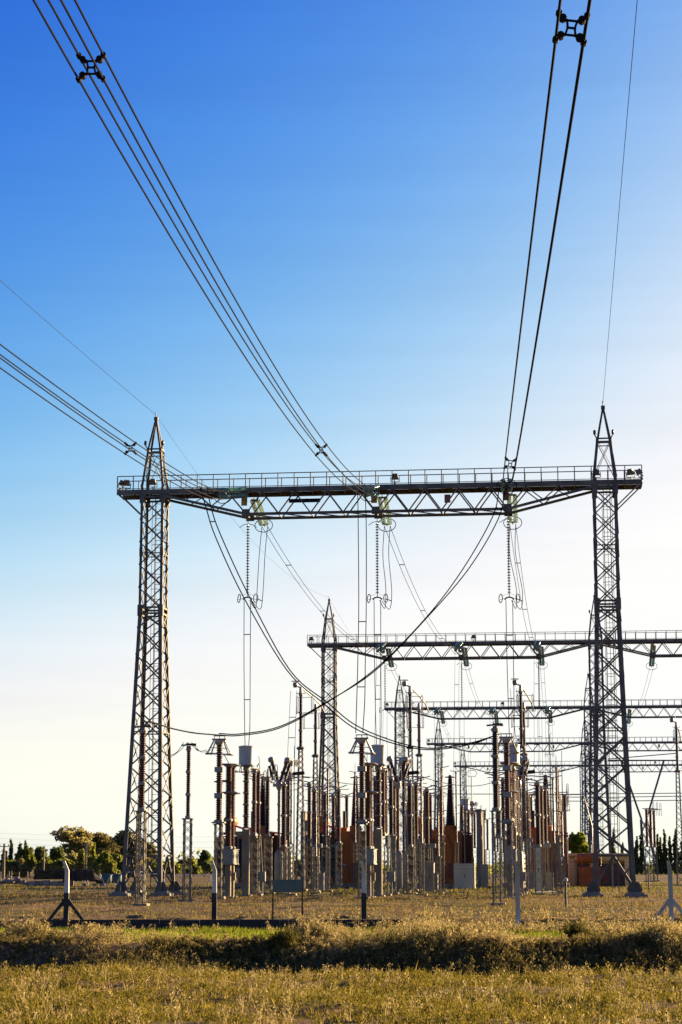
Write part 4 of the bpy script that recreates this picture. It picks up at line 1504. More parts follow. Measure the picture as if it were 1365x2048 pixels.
# lines from gantry to gantry
for gi in range(1, 4):
    v0, v1 = GSTEP * (gi - 1), GSTEP * gi
    o_ = ('first to the second', 'second to the third', 'third to the fourth')[gi - 1]
    for i, u in enumerate(U3):
        a = rear[i] if gi == 1 else W(u + DU + 0.3, v0 + 5.6, 24.55)
        b = W(u + DU - 0.2, v1 - 5.4, 25.5)
        u = u + DU
        twin('%s twin line sagging from the %s beam' % (ROW[i], o_), sag(a - U * 0.2, b - U * 0.2, 2.0), sag(a + U * 0.2, b + U * 0.2, 2.0), 0.02, (0.15, 0.4, 0.7), 'twin lines between the gantries', nn=14)
        if gi < 3:
            ord_ = ('second', 'third')[gi - 1]
            tension_set('glass strings before the %s beam, %s phase' % (ord_, ROW[i]), W(u - 0.05, v1 - 1.0, 26.45), b, 0.22, 'glass_teal', True)
            tension_set('glass strings behind the %s beam, %s phase' % (ord_, ROW[i]), W(u + 0.25, v1 + 0.95, 26.4), W(u + 0.3, v1 + 5.6, 24.55), 0.16, 'glass_teal')
            tp = W(u, v1, 24.85)
            hang_string('vertical string of glass discs under the %s beam, %s phase' % (ord_, ROW[i]), tp, tp - UP * 5.6)
            bt = tp - UP * 5.75
            twin('pair of wires dropping below the %s beam, %s phase' % (ord_, ROW[i]), [bt - U * 0.22, bt - U * 0.24 - UP * 5, W(u - 0.15, v1 + 7, 9)], [bt + U * 0.22, bt + U * 0.24 - UP * 5, W(u + 0.15, v1 + 7, 9)], 0.017, (0.3, 0.7), 'wire pairs below the far beams')
            twin('pair of wires before the %s beam dropping to the posts, %s phase' % (ord_, ROW[i]), [b - U * 0.2, b - U * 0.3 - UP * 7 - V * 1, W(u - 0.6, v1 - 8, 8.8)], [b + U * 0.25, b + U * 0.2 - UP * 7 - V * 1, W(u + 0.1, v1 - 8, 8.8)], 0.017, (0.3, 0.7), 'wire pairs below the far beams')
        else:
            twin('pair of wires dropping from the fourth beam, %s phase' % ROW[i], [W(u - 0.2, v1, 24.8), W(u - 0.2, v1, 9)], [W(u + 0.2, v1, 24.8), W(u + 0.2, v1, 9)], 0.02, (0.4,), 'wire pairs below the far beams', nn=4)
# bay to the right of the shared towers
for gi in (1, 2):
    v1 = GSTEP * gi
    ord_ = ('second', 'third')[gi - 1]
    u = SPAN - PH + DU
    tension_set('glass strings behind the %s beam, beyond the right tower' % ord_, W(u + 0.1, v1 + 0.95, 26.4), W(u + 0.0, v1 + 5.6, 24.3), 0.16, 'glass_teal')
    twin('twin line sagging from the %s beam beyond the right tower' % ord_, sag(W(u - 0.2, v1 + 5.6, 24.3), W(u - 1.0, v1 + GSTEP - 5, 25.3), 2.5), sag(W(u + 0.2, v1 + 5.6, 24.3), W(u - 0.6, v1 + GSTEP - 5, 25.3), 2.5), 0.018, (), 'twin lines between the gantries', nn=14)
# earth wires from the peaks
pk = [W(-SPAN / 2, 0, 32.1), W(SPAN / 2, 0, 32.1)]
f_ = quad3(pk[0], PY(150, 692, 113), PY(0, 560, 96))
single_wire('earth_wire', 'thin earth wire from the left tower peak to the left edge', [f_(y) for y in np.linspace(pk[0].y, 40, 30)], 0.013, 'wire', 'earth wires', 'wire_thin')
f_ = quad3(pk[1], PY(1237, 440, 86), PY(1275, 0, 57))
single_wire('earth_wire', 'thin earth wire from the right tower peak up to the top edge', [f_(y) for y in np.linspace(pk[1].y, 20, 30)], 0.013, 'wire', 'earth wires', 'wire_thin')
single_wire('earth_wire', 'thin earth wire from the first left peak back to the second', sag(pk[0], W(-SPAN / 2 + DU, GSTEP, 32.1), 2.2), 0.009, 'wire', 'earth wires', 'wire_thin')
single_wire('earth_wire', 'thin earth wire from the second left peak back to the third', sag(W(-SPAN / 2 + DU, GSTEP, 32.1), W(-SPAN / 2 + DU, 2 * GSTEP, 32.1), 2.2), 0.009, 'wire', 'earth wires', 'wire_thin')
# leads along the tops of each row
for i, u in enumerate(U3):
    tops = [(vA(460), 8.2), (VCT, 8.05), (vA(512), 8.4), (vA(536), 8.1), (vA(558), 7.9)]
    pts = []
    for (a, za), (b, zb) in zip(tops[:-1], tops[1:]):
        pts += sag(W(u - 0.1, a, za), W(u + 0.05, b, zb), 0.25, 6)[:-1]
    pts.append(W(u, tops[-1][0], tops[-1][1]))
    single_wire('lead', 'dark lead strung along the insulator tops of the %s row' % ROW[i], pts, 0.028, 'wire', 'leads along the rows')
    a, b, c = vA(558), vA(631), vA(700)
    pts = sag(W(u + 0.3, a, 7.3), W(u - 0.1, vA(619), 8.6), 0.2, 8) + sag(W(u - 0.1, vA(619), 8.6), W(u + 0.3, vA(694), 8.5), 0.6, 10)
    single_wire('lead', 'dark lead running on from the breakers to the tank of the %s row' % ROW[i], pts, 0.028, 'wire', 'leads along the rows')
single_wire('lead', 'dark wire sagging across between the left and middle rows', curve_pts(pixpath([(606, 1553, 24), (645, 1557, 25), (690, 1567, 27), (740, 1569, 29), (775, 1565, 30), (800, 1556, 30)])), 0.026, 'wire', 'leads across the rows')
single_wire('lead', 'dark wire sagging across between the middle and right rows', curve_pts(pixpath([(845, 1554, 30), (880, 1564, 31), (920, 1571, 32), (960, 1571, 32), (1000, 1561, 30)])), 0.026, 'wire', 'leads across the rows')
for i, u in enumerate(U3):
    tb = W(u - 0.62, vA(601), 15.6)
    lo_ = W(u + 0.1, vA(577), 9.9)
    twin('pair of wires hanging from the %s tall bus post to the breaker head' % ROW[i], [tb - U * 0.2, (tb + lo_) / 2 - U * 0.2, lo_ - U * 0.2], [tb + U * 0.3, (tb + lo_) / 2 + U * 0.32, lo_ + U * 0.35], 0.018, (0.4, 0.7), 'wire pairs from the tall bus posts', nn=10)
#==STAGE5==
# ------------------------------------------------------------------ perimeter fence, plinth and sign
YF = 76.1


def ground_pt(px, y):                       # point on the land under pixel column px at distance y (eye-level column)
    x = (px - CXP) / FPX * (y * cp)
    return Vector((x, y, float(terrain(np.array([x]), np.array([y]))[0])))


fence = world_thing('chain_link_fence', 'chain link fence on bent topped concrete posts across the whole foreground', 'fence', Vector((0, YF, 0)))
POSTS = ((135, True, True, 'white painted post with a black braced foot'), (430, True, False, 'white painted post with a black foot'), (728, True, False, 'white painted post with a black foot'),
         (1035, False, False, 'bare pale grey post'), (1340, False, True, 'bare pale grey post with two braces'), (-165, True, False, 'white painted post with a black foot'), (1640, False, False, 'bare pale grey post'))
for px, black, brace, lab in POSTS:
    x = (px - CXP) / FPX * (YF * cp)

    def upper(mb, z0):
        w = 0.085
        pr = [(-w, -w), (w, -w), (w, w), (-w, w)]
        vs = [Vector((a, b, z0)) for a, b in pr] + [Vector((a * 0.88, b * 0.88, 1.80)) for a, b in pr] + [Vector((a * 0.62 - 0.10, b * 0.62 - 0.26, 2.16)) for a, b in pr]
        fs = [(0, 1, 5, 4), (1, 2, 6, 5), (2, 3, 7, 6), (3, 0, 4, 7), (4, 5, 9, 8), (5, 6, 10, 9), (6, 7, 11, 10), (7, 4, 8, 11), (8, 9, 10, 11), (3, 2, 1, 0)]
        mb._add(vs, fs)
    zb = 0.97 if black else -0.6
    p = part('concrete_post', fence, 'whitewash' if black else 'greypost', lambda mb: upper(mb, zb), ('fpost', black), (x, 0, 0))
    p['label'] = lab
    m_ = 'tar' if black else 'greypost'
    if black:
        part('black_foot', p, 'tar', lambda mb: mb.box((0, 0, 0.185), (0.185, 0.185, 1.57)), 'ffoot')
    if brace:
        for s_ in (-1, 1):
            part('brace', p, m_, lambda mb: (mb.bar((s_ * 0.05, 0, 0.72), (s_ * 0.72, 0.05, -0.15), 0.12, 0.12), mb.box((s_ * 0.10, 0, 0.62), (0.10, 0.14, 0.26))), ('fbr', s_, black))


def mesh_wires(mb):
    x0, x1, h, d = -16.5, 18.5, 1.85, 0.085
    n = int((x1 - x0 + h) / d)
    r = 0.0011
    for i in range(n):
        for s_ in (-1, 1):
            a = x0 - h + i * d
            if s_ > 0:
                p, q = (a, 0.12), (a + h, 0.12 + h)
            else:
                p, q = (a + h, 0.12), (a, 0.12 + h)
            mb.bar((p[0], -0.1 + s_ * 0.002, p[1]), (q[0], -0.1 + s_ * 0.002, q[1]), r * 2)


part('wire_mesh', fence, 'steel', mesh_wires)
for k in range(3):
    z = 1.86 + k * 0.12
    y = -0.13 - k * 0.08
    part('barbed_wire', fence, 'steel', lambda mb: mb.tube([(x, y, z + 0.015 * math.sin(x * 3)) for x in np.linspace(-17, 19, 50)], 0.004, 4), None)
xa, xb = ground_pt(84, YF).x, ground_pt(800, YF).x
part('plinth', fence, 'tar', lambda mb: [mb.box((xa + (xb - xa) * (i + 0.5) / 9, -0.22, -0.26), ((xb - xa) / 9 - 0.03, 0.16, 0.50 + 0.02 * (i % 3))) for i in range(9)])  # shade on the camera-facing front is put into the black colour

sg = world_thing('sign_board', 'blank dull green sign board on two black legs inside the fence', 'sign', ground_pt(576, 77.0))
sg.location.z = 0
part('board', sg, 'sign', lambda mb: mb.box((0, 0, 1.22), (1.12, 0.02, 0.47)))
for s_ in (-1, 1):
    part('leg', sg, 'black', lambda mb: mb.bar((s_ * 0.555, 0.03, -0.2), (s_ * 0.555, 0.03, 1.47), 0.055), ('sgl', s_))

# ------------------------------------------------------------------ building and the small orange transformer at the right
VB = 64.0
bl = thing('plant_building', 'low ochre building behind the legs of the right tower', 'building', PV(1200, 1772, VB))
bl.location.z = 0
part('wall', bl, 'beige', lambda mb: (mb.box((0, 1.5, 1.45), (6.0, 4.0, 2.9)), mb.box((-2.6, -0.9, 1.3), (0.5, 0.8, 2.6)), mb.box((2.6, -0.9, 1.3), (0.5, 0.8, 2.6)), mb.box((0, -0.85, 2.6), (4.7, 0.7, 0.35))))
part('roof', bl, 'beige', lambda mb: mb.box((0, 1.2, 2.98), (6.5, 5.2, 0.22)))
for x in (-1.5, 0.5, 1.9):
    part('door', bl, 'dark_open', lambda mb: mb.box((x, -0.52, 1.1), (1.2, 0.05, 2.1)), ('bdoor', x))
st = thing('small_transformer', 'small orange transformer with a level drum on top before the ochre building', 'transformer', PV(1180, 1772, VB - 4))
st.location.z = 0
part('tank', st, 'orange_small', lambda mb: (mb.box((0, 0, 0.92), (2.0, 1.3, 1.6)), mb.box((0, 0, 1.76), (2.15, 1.4, 0.1)), [mb.box((x, -0.68, 0.92), (0.08, 0.08, 1.55)) for x in (-0.8, -0.3, 0.3, 0.8)]))
part('conservator', st, 'orange_small', lambda mb: mb.lathe([(0.1, -1.05), (0.42, -1.02), (0.45, -0.95), (0.45, 0.95), (0.42, 1.02), (0.1, 1.05)], 20, (-0.1, 0, 2.62), (1, 0, 0.06)))
part('bushing', st, 'porcelain_dark', lambda mb: [mb.lathe(shed_prof(1.95, 3.0, 0.07, 0.12, 0.1), 10, (1.0, y, 0)) for y in (-0.4, 0.1, 0.5)])
part('support', st, 'orange_small', lambda mb: (mb.box((-0.7, 0, 2.08), (0.1, 0.6, 0.3)), mb.box((0.5, 0, 2.08), (0.1, 0.6, 0.3))))
part('radiator', st, 'oxide', lambda mb: [mb.box((1.25 + 0.09 * i, 0, 1.0), (0.03, 1.2, 1.4)) for i in range(6)])
for px, y, h, lab in ((1131, 95, 1.25, 'short grey stake before the round pole'), (1297, 170, 2.0, 'dark pole with a pale knob right of the tower')):
    g = world_thing('marker_post', lab, 'post', ground_pt(px, y))
    part('shaft', g, 'steel', lambda mb: mb.tube([(0, 0, -0.1), (0, 0, h)], 0.055, 8), None)
    part('knob', g, 'can', lambda mb: mb.lathe([(0.02, h), (0.11, h + 0.04), (0.11, h + 0.16), (0.02, h + 0.2)], 10), None)
sl = part('access_slab', None, 'concrete_dark', lambda mb: mb.box((0, 0, 0.04), (1.8, 9.0, 0.14)), None, ground_pt(1090, 150))
sl.rotation_euler = (0, 0, -YAW)
tag(sl, 'flat grey slab path lying on the grass right of the foremost right post', 'slab')

# far right: lattice line tower
ty = 430.0
tw = world_thing('transmission_tower', 'distant lattice line tower with spread arms right of the right tower', 'pylon', ground_pt(1302, ty))


def pylon(mb):
    def seg(a, b, w=0.28):
        mb.bar(a, b, w)
    B = [(-1.4, -1.4), (1.4, -1.4), (1.4, 1.4), (-1.4, 1.4)]
    for x, y in B:
        seg((x, y, 0), (x * 0.45 - 1.2, y * 0.45, 11.5))
    for z0, z1 in ((0, 3), (3, 6), (6, 8.8), (8.8, 11.5)):
        for i in range(4):
            f = lambda k, z: (B[k % 4][0] * (1 - 0.55 * z / 11.5) - 1.2 * z / 11.5, B[k % 4][1] * (1 - 0.55 * z / 11.5), z)
            seg(f(i, z0), f(i + 1, z1), 0.14)
            seg(f(i + 1, z0), f(i, z1), 0.14)
    for s_ in (-1, 1):
        for y in (-0.5, 0.5):
            seg((-1.2 + s_ * 0.5, y, 11.5), (-1.2 + s_ * 4.6, y, 24), 0.24)
        for k in range(5):
            t0, t1 = k / 5, (k + 1) / 5
            seg((-1.2 + s_ * (0.5 + 4.1 * t0), -0.5, 11.5 + 12.5 * t0), (-1.2 + s_ * (0.5 + 4.1 * t1), 0.5, 11.5 + 12.5 * t1), 0.12)
    for y in (-0.5, 0.5):
        seg((-8.5, y, 24), (6, y, 24), 0.24)
        seg((-8.5, y * 0.3, 24.3), (6, y * 0.3, 25.5), 0.18)
    for k in range(10):
        seg((-8.5 + k * 1.45, -0.5, 24), (-8.5 + (k + 1) * 1.45, 0.5, 24), 0.12)


part('lattice_body', tw, 'steel_far', pylon)

# ------------------------------------------------------------------ trees
LEAF = {
    'olive': leaf_mat('olive_brown_leaves', [(0.15, 0.14, 0.045), (0.25, 0.215, 0.072), (0.35, 0.29, 0.105)], 0.6),
    'green': leaf_mat('fresh_green_leaves', [(0.10, 0.125, 0.018), (0.18, 0.195, 0.032), (0.26, 0.25, 0.055)], 0.6),
    'dark': leaf_mat('dark_green_leaves', [(0.07, 0.095, 0.024), (0.115, 0.14, 0.038), (0.17, 0.19, 0.055)], 0.55),
    'yellow': leaf_mat('yellow_green_leaves', [(0.15, 0.18, 0.018), (0.24, 0.26, 0.032), (0.33, 0.33, 0.05)], 0.6),
}
RNG = np.random.default_rng(11)


def np_mesh(name, V_, F_, m):
    me = bpy.data.meshes.new(name)
    me.vertices.add(len(V_))
    me.vertices.foreach_set('co', np.asarray(V_, np.float32).ravel())
    n, k = F_.shape
    me.loops.add(n * k)
    me.loops.foreach_set('vertex_index', F_.astype(np.int32).ravel())
    me.polygons.add(n)
    me.polygons.foreach_set('loop_start', np.arange(0, n * k, k, dtype=np.int32))
    me.update(calc_edges=True)
    me.materials.append(m)
    return me


def leaf_quads(P, size, flat=0.6):
    """small leaf-shaped quads at points P"""
    n = len(P)
    a = RNG.normal(size=(n, 3))
    a /= np.linalg.norm(a, axis=1, keepdims=True)
    b = np.cross(a, RNG.normal(size=(n, 3)))
    b /= np.linalg.norm(b, axis=1, keepdims=True) + 1e-9
    s = size * RNG.uniform(0.6, 1.5, (n, 1))
    a, b = a * s, b * s * flat
    V_ = np.stack([P - a, P + b * 0.9, P + a, P - b * 0.9], 1).reshape(-1, 3)
    F_ = np.arange(4 * n).reshape(n, 4)
    return V_, F_


def crown_points(lobes, n):
    out = []
    vol = np.array([l[3] * l[4] * l[5] for l in lobes]) ** 0.75
    cnt = (n * vol / vol.sum()).astype(int)
    for (x, y, z, rx, ry, rz), c in zip(lobes, cnt):
        d = RNG.normal(size=(c, 3))
        d /= np.linalg.norm(d, axis=1, keepdims=True)
        r = RNG.uniform(0.45, 1.0, (c, 1)) ** 0.6
        bump = 1 + 0.22 * np.sin(d[:, :1] * 5 + x * 3) * np.sin(d[:, 1:2] * 4 + z) + 0.15 * np.sin(d[:, 2:3] * 7 + y)
        out.append(np.array([x, y, z]) + d * r * bump * np.array([rx, ry, rz]))
    return np.concatenate(out)


def tree(name, label, loc, h, w, m, seed, kind='round', n=2600, leaf=0.30, group=None, cat='tree'):
    rr = random.Random(seed)
    t = world_thing(name, label, cat, loc, group)
    lobes = []
    if kind == 'poplar':
        for i in range(9):
            z = h * (0.12 + 0.86 * i / 8)
            r = w * 0.5 * (1.0 - 0.75 * (i / 8) ** 1.6) * rr.uniform(0.8, 1.15)
            lobes.append((rr.uniform(-0.15, 0.15) * w, rr.uniform(-0.15, 0.15) * w, z, r, r, h * 0.10))
    elif kind == 'bush':
        for i in range(8):
            a = rr.uniform(0, 6.28)
            q = rr.uniform(0, 0.38) * w
            lobes.append((q * math.cos(a), q * math.sin(a), h * rr.uniform(0.2, 0.72), w * rr.uniform(0.16, 0.26), w * rr.uniform(0.16, 0.26), h * rr.uniform(0.18, 0.30)))
    else:
        for i in range(22):
            a = rr.uniform(0, 6.28)
            q = rr.uniform(0.0, 0.36) * w
            z = h * rr.uniform(0.34, 0.90)
            q *= 1.0 if z < h * 0.7 else 0.65
            lobes.append((q * math.cos(a), q * math.sin(a), z, w * rr.uniform(0.12, 0.22), w * rr.uniform(0.12, 0.22), h * rr.uniform(0.07, 0.14)))
    th = h * (0.9 if kind == 'poplar' else 0.5 if kind == 'round' else 0.3)

    def trunk(mb):
        mb.tube([(0, 0, -0.2), (rr.uniform(-0.1, 0.1), 0, th * 0.4), (rr.uniform(-0.2, 0.2), 0, th)], [0.035 * h * 0.7, 0.028 * h * 0.7, 0.010 * h], 8)
        if kind != 'poplar':
            for l in lobes[:10]:
                z0 = th * rr.uniform(0.4, 0.95)
                mb.tube([(0, 0, z0), (l[0] * 0.5, l[1] * 0.5, (z0 + l[2]) / 2 + 0.1 * h * 0.3), (l[0], l[1], l[2])], [0.014 * h, 0.010 * h, 0.004 * h], 5)
    part('trunk', t, 'bark', trunk)
    P = crown_points(lobes, int(n * 1.7))
    V_, F_ = leaf_quads(P, leaf)
    ob = bpy.data.objects.new('crown', np_mesh('crown', V_, F_, LEAF[m]))
    C.objects.link(ob)
    ob.parent = t
    return t


def tree_at(px, base_y, top_y, wpx, name, label, m, kind='round', n=2600, leaf=0.30, group=None, cat='tree'):
    loc = ground_pt(px, base_y)
    k = base_y / 4062.0
    h = HC + (1730 - top_y) * k
    return tree(name, label, loc, h, wpx * k, m, px * 7 + int(base_y), kind, n, leaf, group, cat)


tree_at(148, 360, 1657, 104, 'broad_tree', 'tall olive brown tree, highest of the trees left of the left tower', 'olive', n=4200, leaf=0.26)
tree_at(200, 366, 1663, 92, 'broad_tree', 'olive brown tree between the highest tree and the left tower', 'olive', n=3600, leaf=0.26)
tree_at(250, 372, 1660, 92, 'broad_tree', 'olive brown tree partly hidden by the left tower legs', 'olive', n=3600, leaf=0.26)
tree_at(295, 372, 1682, 60, 'broad_tree', 'lower olive brown tree seen through the left tower legs', 'olive', n=2500, leaf=0.26)
tree_at(112, 350, 1692, 40, 'round_tree', 'dark green round tree left of the highest olive tree', 'dark', n=1800)
tree_at(80, 345, 1695, 44, 'round_tree', 'dark green tree behind the pole left of the highest olive tree', 'dark', n=1800)
tree_at(120, 320, 1706, 50, 'leafy_bush', 'bright green rounded bush below the highest olive tree', 'green', 'bush', 2600)
tree_at(163, 315, 1699, 34, 'leafy_bush', 'bright green pointed bush behind the first fence post', 'green', 'bush', 2000)
tree_at(213, 312, 1703, 62, 'leafy_bush', 'bright green broad bush left of the left tower foot', 'green', 'bush', 3200)
tree_at(188, 330, 1690, 12, 'slim_poplar', 'pale slim poplar among the bright green bushes', 'yellow', 'poplar', 900, 0.22)
tree_at(60, 330, 1694, 26, 'round_tree', 'green tree beside the bare pole at the far left', 'green', n=1600)
for px, top, w, txt in ((8, 1700, 16, 'dark cypress cut by the left edge, lowest of the cypresses'), (22, 1684, 10, 'narrow dark cypress, slimmest at the far left'), (37, 1690, 22, 'broad dark cypress at the far left beside the slim one'), (51, 1688, 16, 'dark cypress right of the broad one at the far left')):
    tree_at(px, 350, top, w, 'cypress_tree', txt, 'dark', 'poplar', 1300, 0.24, 'cypresses at the left')
tree_at(410, 340, 1701, 34, 'round_tree', 'dark round tree between the lone arrester and the left foremost post', 'dark', n=2000)
tree_at(380, 345, 1716, 60, 'leafy_bush', 'green bush behind the lone arrester', 'green', 'bush', 2600)
tree_at(345, 340, 1722, 50, 'leafy_bush', 'green bush right of the left tower legs', 'green', 'bush', 2200)
tree_at(440, 350, 1718, 50, 'leafy_bush', 'yellow green bush behind the left foremost post', 'yellow', 'bush', 2200)
tree_at(520, 360, 1724, 60, 'leafy_bush', 'green bush behind the left breaker cylinders', 'green', 'bush', 2200)
tree_at(606, 360, 1712, 44, 'leafy_bush', 'green bush behind the left tall bus posts', 'green', 'bush', 2200)
tree_at(1156, 300, 1655, 48, 'round_tree', 'bright yellow green tree behind the ochre building', 'yellow', n=3600, leaf=0.26)
for i, (px, top, w, txt) in enumerate(((1228, 1664, 13, 'poplar seen between the legs of the right tower'), (1246, 1690, 10, 'low poplar just left of the right leg of the right tower'), (1274, 1679, 11, 'poplar just right of the right tower, first of the row'),
                                       (1283, 1676, 10, 'poplar just right of the right tower, second of the row'), (1316, 1672, 9, 'slim poplar next right of the distant line tower'), (1323, 1680, 8, 'lowest slim poplar right of the distant line tower'),
                                       (1331, 1664, 12, 'tall poplar left of the braced grey fence post'), (1341, 1678, 10, 'poplar directly behind the braced grey fence post'), (1353, 1663, 14, 'tallest poplar, right of the braced grey fence post'), (1367, 1672, 12, 'poplar cut by the right edge'))):
    tree_at(px, 430, top, w, 'poplar_tree', txt, 'dark', 'poplar', 1300, 0.24, 'poplars at the right')

for k, (px, top, w, mm, txt) in enumerate(((10, 1716, 46, 'green', 'low bush at the left edge below the cypresses'), (45, 1718, 44, 'olive', 'low olive bush below the broad cypress'), (84, 1713, 46, 'green', 'low green bush at the foot of the bare wooden pole'),
                                          (140, 1704, 60, 'olive', 'olive bush below the highest olive tree'), (186, 1708, 50, 'olive', 'olive bush beside the pale slim poplar'), (240, 1706, 56, 'green', 'green bush right of the broad bright bush'),
                                          (275, 1712, 54, 'olive', 'olive bush seen between the left tower legs'), (318, 1716, 50, 'yellow', 'yellow green bush right behind the left tower'))):
    tree_at(px, 335, top, w, 'leafy_bush', txt, mm, 'bush', 2400, 0.27)
# low far-off growth along the horizon
def far_growth():
    V_, F_ = [], []
    P = []
    for k in range(900):
        x = RNG.uniform(-300, 330)
        y = RNG.uniform(440, 520)
        h = RNG.uniform(1.6, 3.6) * (1.7 if x < 5 else 1.0)
        c = 40
        d = RNG.normal(size=(c, 3)) * np.array([1.4, 1.4, 1.0])
        d[:, 2] = np.clip(np.abs(d[:, 2]) * 0.45, 0, 1.0) * h * np.exp(-(d[:, 0] ** 2) * 0.08)
        d = d + np.array([x, y, 0.0])
        d[:, 2] = np.clip(d[:, 2], 0.0, None)
        P.append(d)
    V_, F_ = leaf_quads(np.concatenate(P), 0.5)
    o = bpy.data.objects.new('far_growth', np_mesh('far_growth', V_, F_, LEAF['green']))
    C.objects.link(o)
    o['kind'] = 'stuff'
    tag(o, 'low green growth along the horizon behind the whole yard', 'scrub')


far_growth()

# ------------------------------------------------------------------ things lying and standing at the far left
for px, y, top, w, cross, txt in ((8, 300, 1688, 0.22, True, 'pale concrete pole with a short crossarm at the left edge'), (88, 310, 1692, 0.14, False, 'bare wooden pole beside the cypresses'),
                                  (172, 290, 1685, 0.16, True, 'pale pole with a small crossarm before the highest olive tree'), (342, 300, 1706, 0.12, False, 'thin bare pole right of the left tower')):
    t = world_thing('utility_pole', txt, 'pole', ground_pt(px, y))
    h = HC + (1730 - top) * y / 4062
    part('shaft', t, 'concrete' if cross else 'wood', lambda mb: mb.tube([(0, 0, -0.2), (0, 0, h)], [w, w * 0.75], 8))
    if cross:
        part('crossarm', t, 'wood', lambda mb: (mb.bar((-0.75, 0, h - 0.4), (0.75, 0, h - 0.4), 0.12), mb.bar((-0.55, 0, h - 1.1), (0.55, 0, h - 1.1), 0.10)))
        part('pin_insulator', t, 'porcelain', lambda mb: [mb.lathe([(0.03, h - 0.34), (0.08, h - 0.26), (0.08, h - 0.14), (0.03, h - 0.08)], 8, (x, 0, 0)) for x in (-0.65, 0.0, 0.65)])
for k, (ya, yb) in enumerate(((1661, 1668), (1671, 1679), (1681, 1690))):
    single_wire('distant_wire', '%s of the faint wires crossing the sky at the far left' % ('highest', 'middle one', 'lowest')[k], sag(PY(-120, ya, 330), PY(620, yb, 420), 0.8), 0.009, 'wire', 'faint distant wires', 'wire_thin', 4)
for k, px in enumerate((2, 19, 24, 39, 56, 74, 200, 232)):
    y = 215 + (k % 3) * 14
    o = part('fence_stake', None, 'wood', lambda mb: mb.box((0, 0, 0.6), (0.13, 0.13, 1.4), top=0.9), 'fstake', ground_pt(px, y))
    tag(o, 'short wooden fence stake standing among the rubble at the far left', 'stake', 'wooden stakes at the far left')

yd = 196.0


def heap(name, label, cat, px, y, w, d, h, m, seed, n=26):
    rr = random.Random(seed)
    mb = MB()
    for i in range(n):
        a, b = rr.uniform(-0.5, 0.5), rr.uniform(-0.5, 0.5)
        z = h * max(0.0, (1 - (2 * abs(a)) ** 1.5)) * (1 - abs(b)) * rr.uniform(0.3, 0.9)
        s_ = rr.uniform(0.25, 0.6)
        c = Vector((a * w, b * d, z))
        mb.lathe([(0.05, -0.2 * s_), (0.42 * s_, -0.1 * s_), (0.5 * s_, 0.12 * s_), (0.25 * s_, 0.36 * s_)], rr.choice((5, 6, 7)), c, (rr.uniform(-0.5, 0.5), rr.uniform(-0.5, 0.5), 1))
    mb.sm = [False] * len(mb.f)
    o = bpy.data.objects.new(name, mb.mesh(name, m))
    C.objects.link(o)
    o.location = ground_pt(px, y)
    return tag(o, label, cat)


heap('rubble_heap', 'grey brown rubble heap at the far left beside the dark trough', 'rubble', 28, yd, 3.2, 1.6, 1.1, 'rubble', 3, 46)
tr = world_thing('pipe_stack', 'long stack of black pipes lying on a grey trough at the far left', 'pipes', ground_pt(103, yd))
part('trough', tr, 'rubble', lambda mb: [mb.box((-1.85 + 0.74 * i, 0.05 * (i % 2), 0.22 + 0.03 * (i % 3)), (0.7, 1.1, 0.44 + 0.06 * (i % 3)), 0.02 * i) for i in range(6)])
for i in range(9):
    part('pipe', tr, 'tarp', lambda mb: mb.tube([(-1.7, 0, 0), (2.2, 0, 0)], 0.15, 10), 'bpipe', (0.1 + 0.05 * (i % 3), -0.45 + 0.31 * (i % 4), 0.78 + 0.29 * (i // 4)))
tp_ = world_thing('tarpaulin_heap', 'black tarpaulin sheet bulging over a heap behind the first fence post', 'tarpaulin', ground_pt(168, yd - 2))


def tarp(mb):
    nx, ny = 22, 8
    vs, fs = [], []
    for i in range(nx + 1):
        for j in range(ny + 1):
            x, y = -1.9 + 3.8 * i / nx, -0.9 + 1.8 * j / ny
            z = 1.55 * min(1.0, (1.95 - x) / 1.1, (x + 2.1) / 0.5) ** 0.7 * math.cos(y * 1.35) + 0.06 * math.sin(9 * x + 3 * y) + 0.05 * math.sin(13 * y + 4 * x)
            vs.append((x, y, max(0.02, z)))
    for i in range(nx):
        for j in range(ny):
            a = i * (ny + 1) + j
            fs.append((a, a + ny + 1, a + ny + 2, a + 1))
    mb._add(vs, fs, True)


part('sheet', tp_, 'tarp', tarp)
for x in (-1.2, 0.2, 1.1, 1.9):
    part('weight', tp_, 'rubble', lambda mb: mb.lathe([(0.05, 0), (0.25, 0.05), (0.2, 0.25), (0.05, 0.3)], 6), 'tweight', (x, -1.0, 0))
for k, px in enumerate((214, 234)):
    t = world_thing('sling_trestle', '%s green tarpaulin slung between pale V legs left of the tower' % ('left one of two, a' if k == 0 else 'right one of two, a'), 'trestle', ground_pt(px, yd - 3 + k), 'slung tarpaulins')
    part('sling', t, 'tarp_green', lambda mb: mb.lathe([(0.1, -0.5), (0.42, -0.45), (0.46, 0), (0.42, 0.45), (0.1, 0.5)], 14, (0, 0, 0.72), (1, 0, 0)), 'sling')
    for s_ in (-1, 1):
        part('leg', t, 'paleparts', lambda mb: (mb.bar((s_ * 0.5, -0.55, 1.1), (s_ * 0.02, -0.6, 0.05), 0.07), mb.bar((s_ * 0.5, 0.55, 1.1), (s_ * 0.02, 0.6, 0.05), 0.07)), ('sleg', s_))
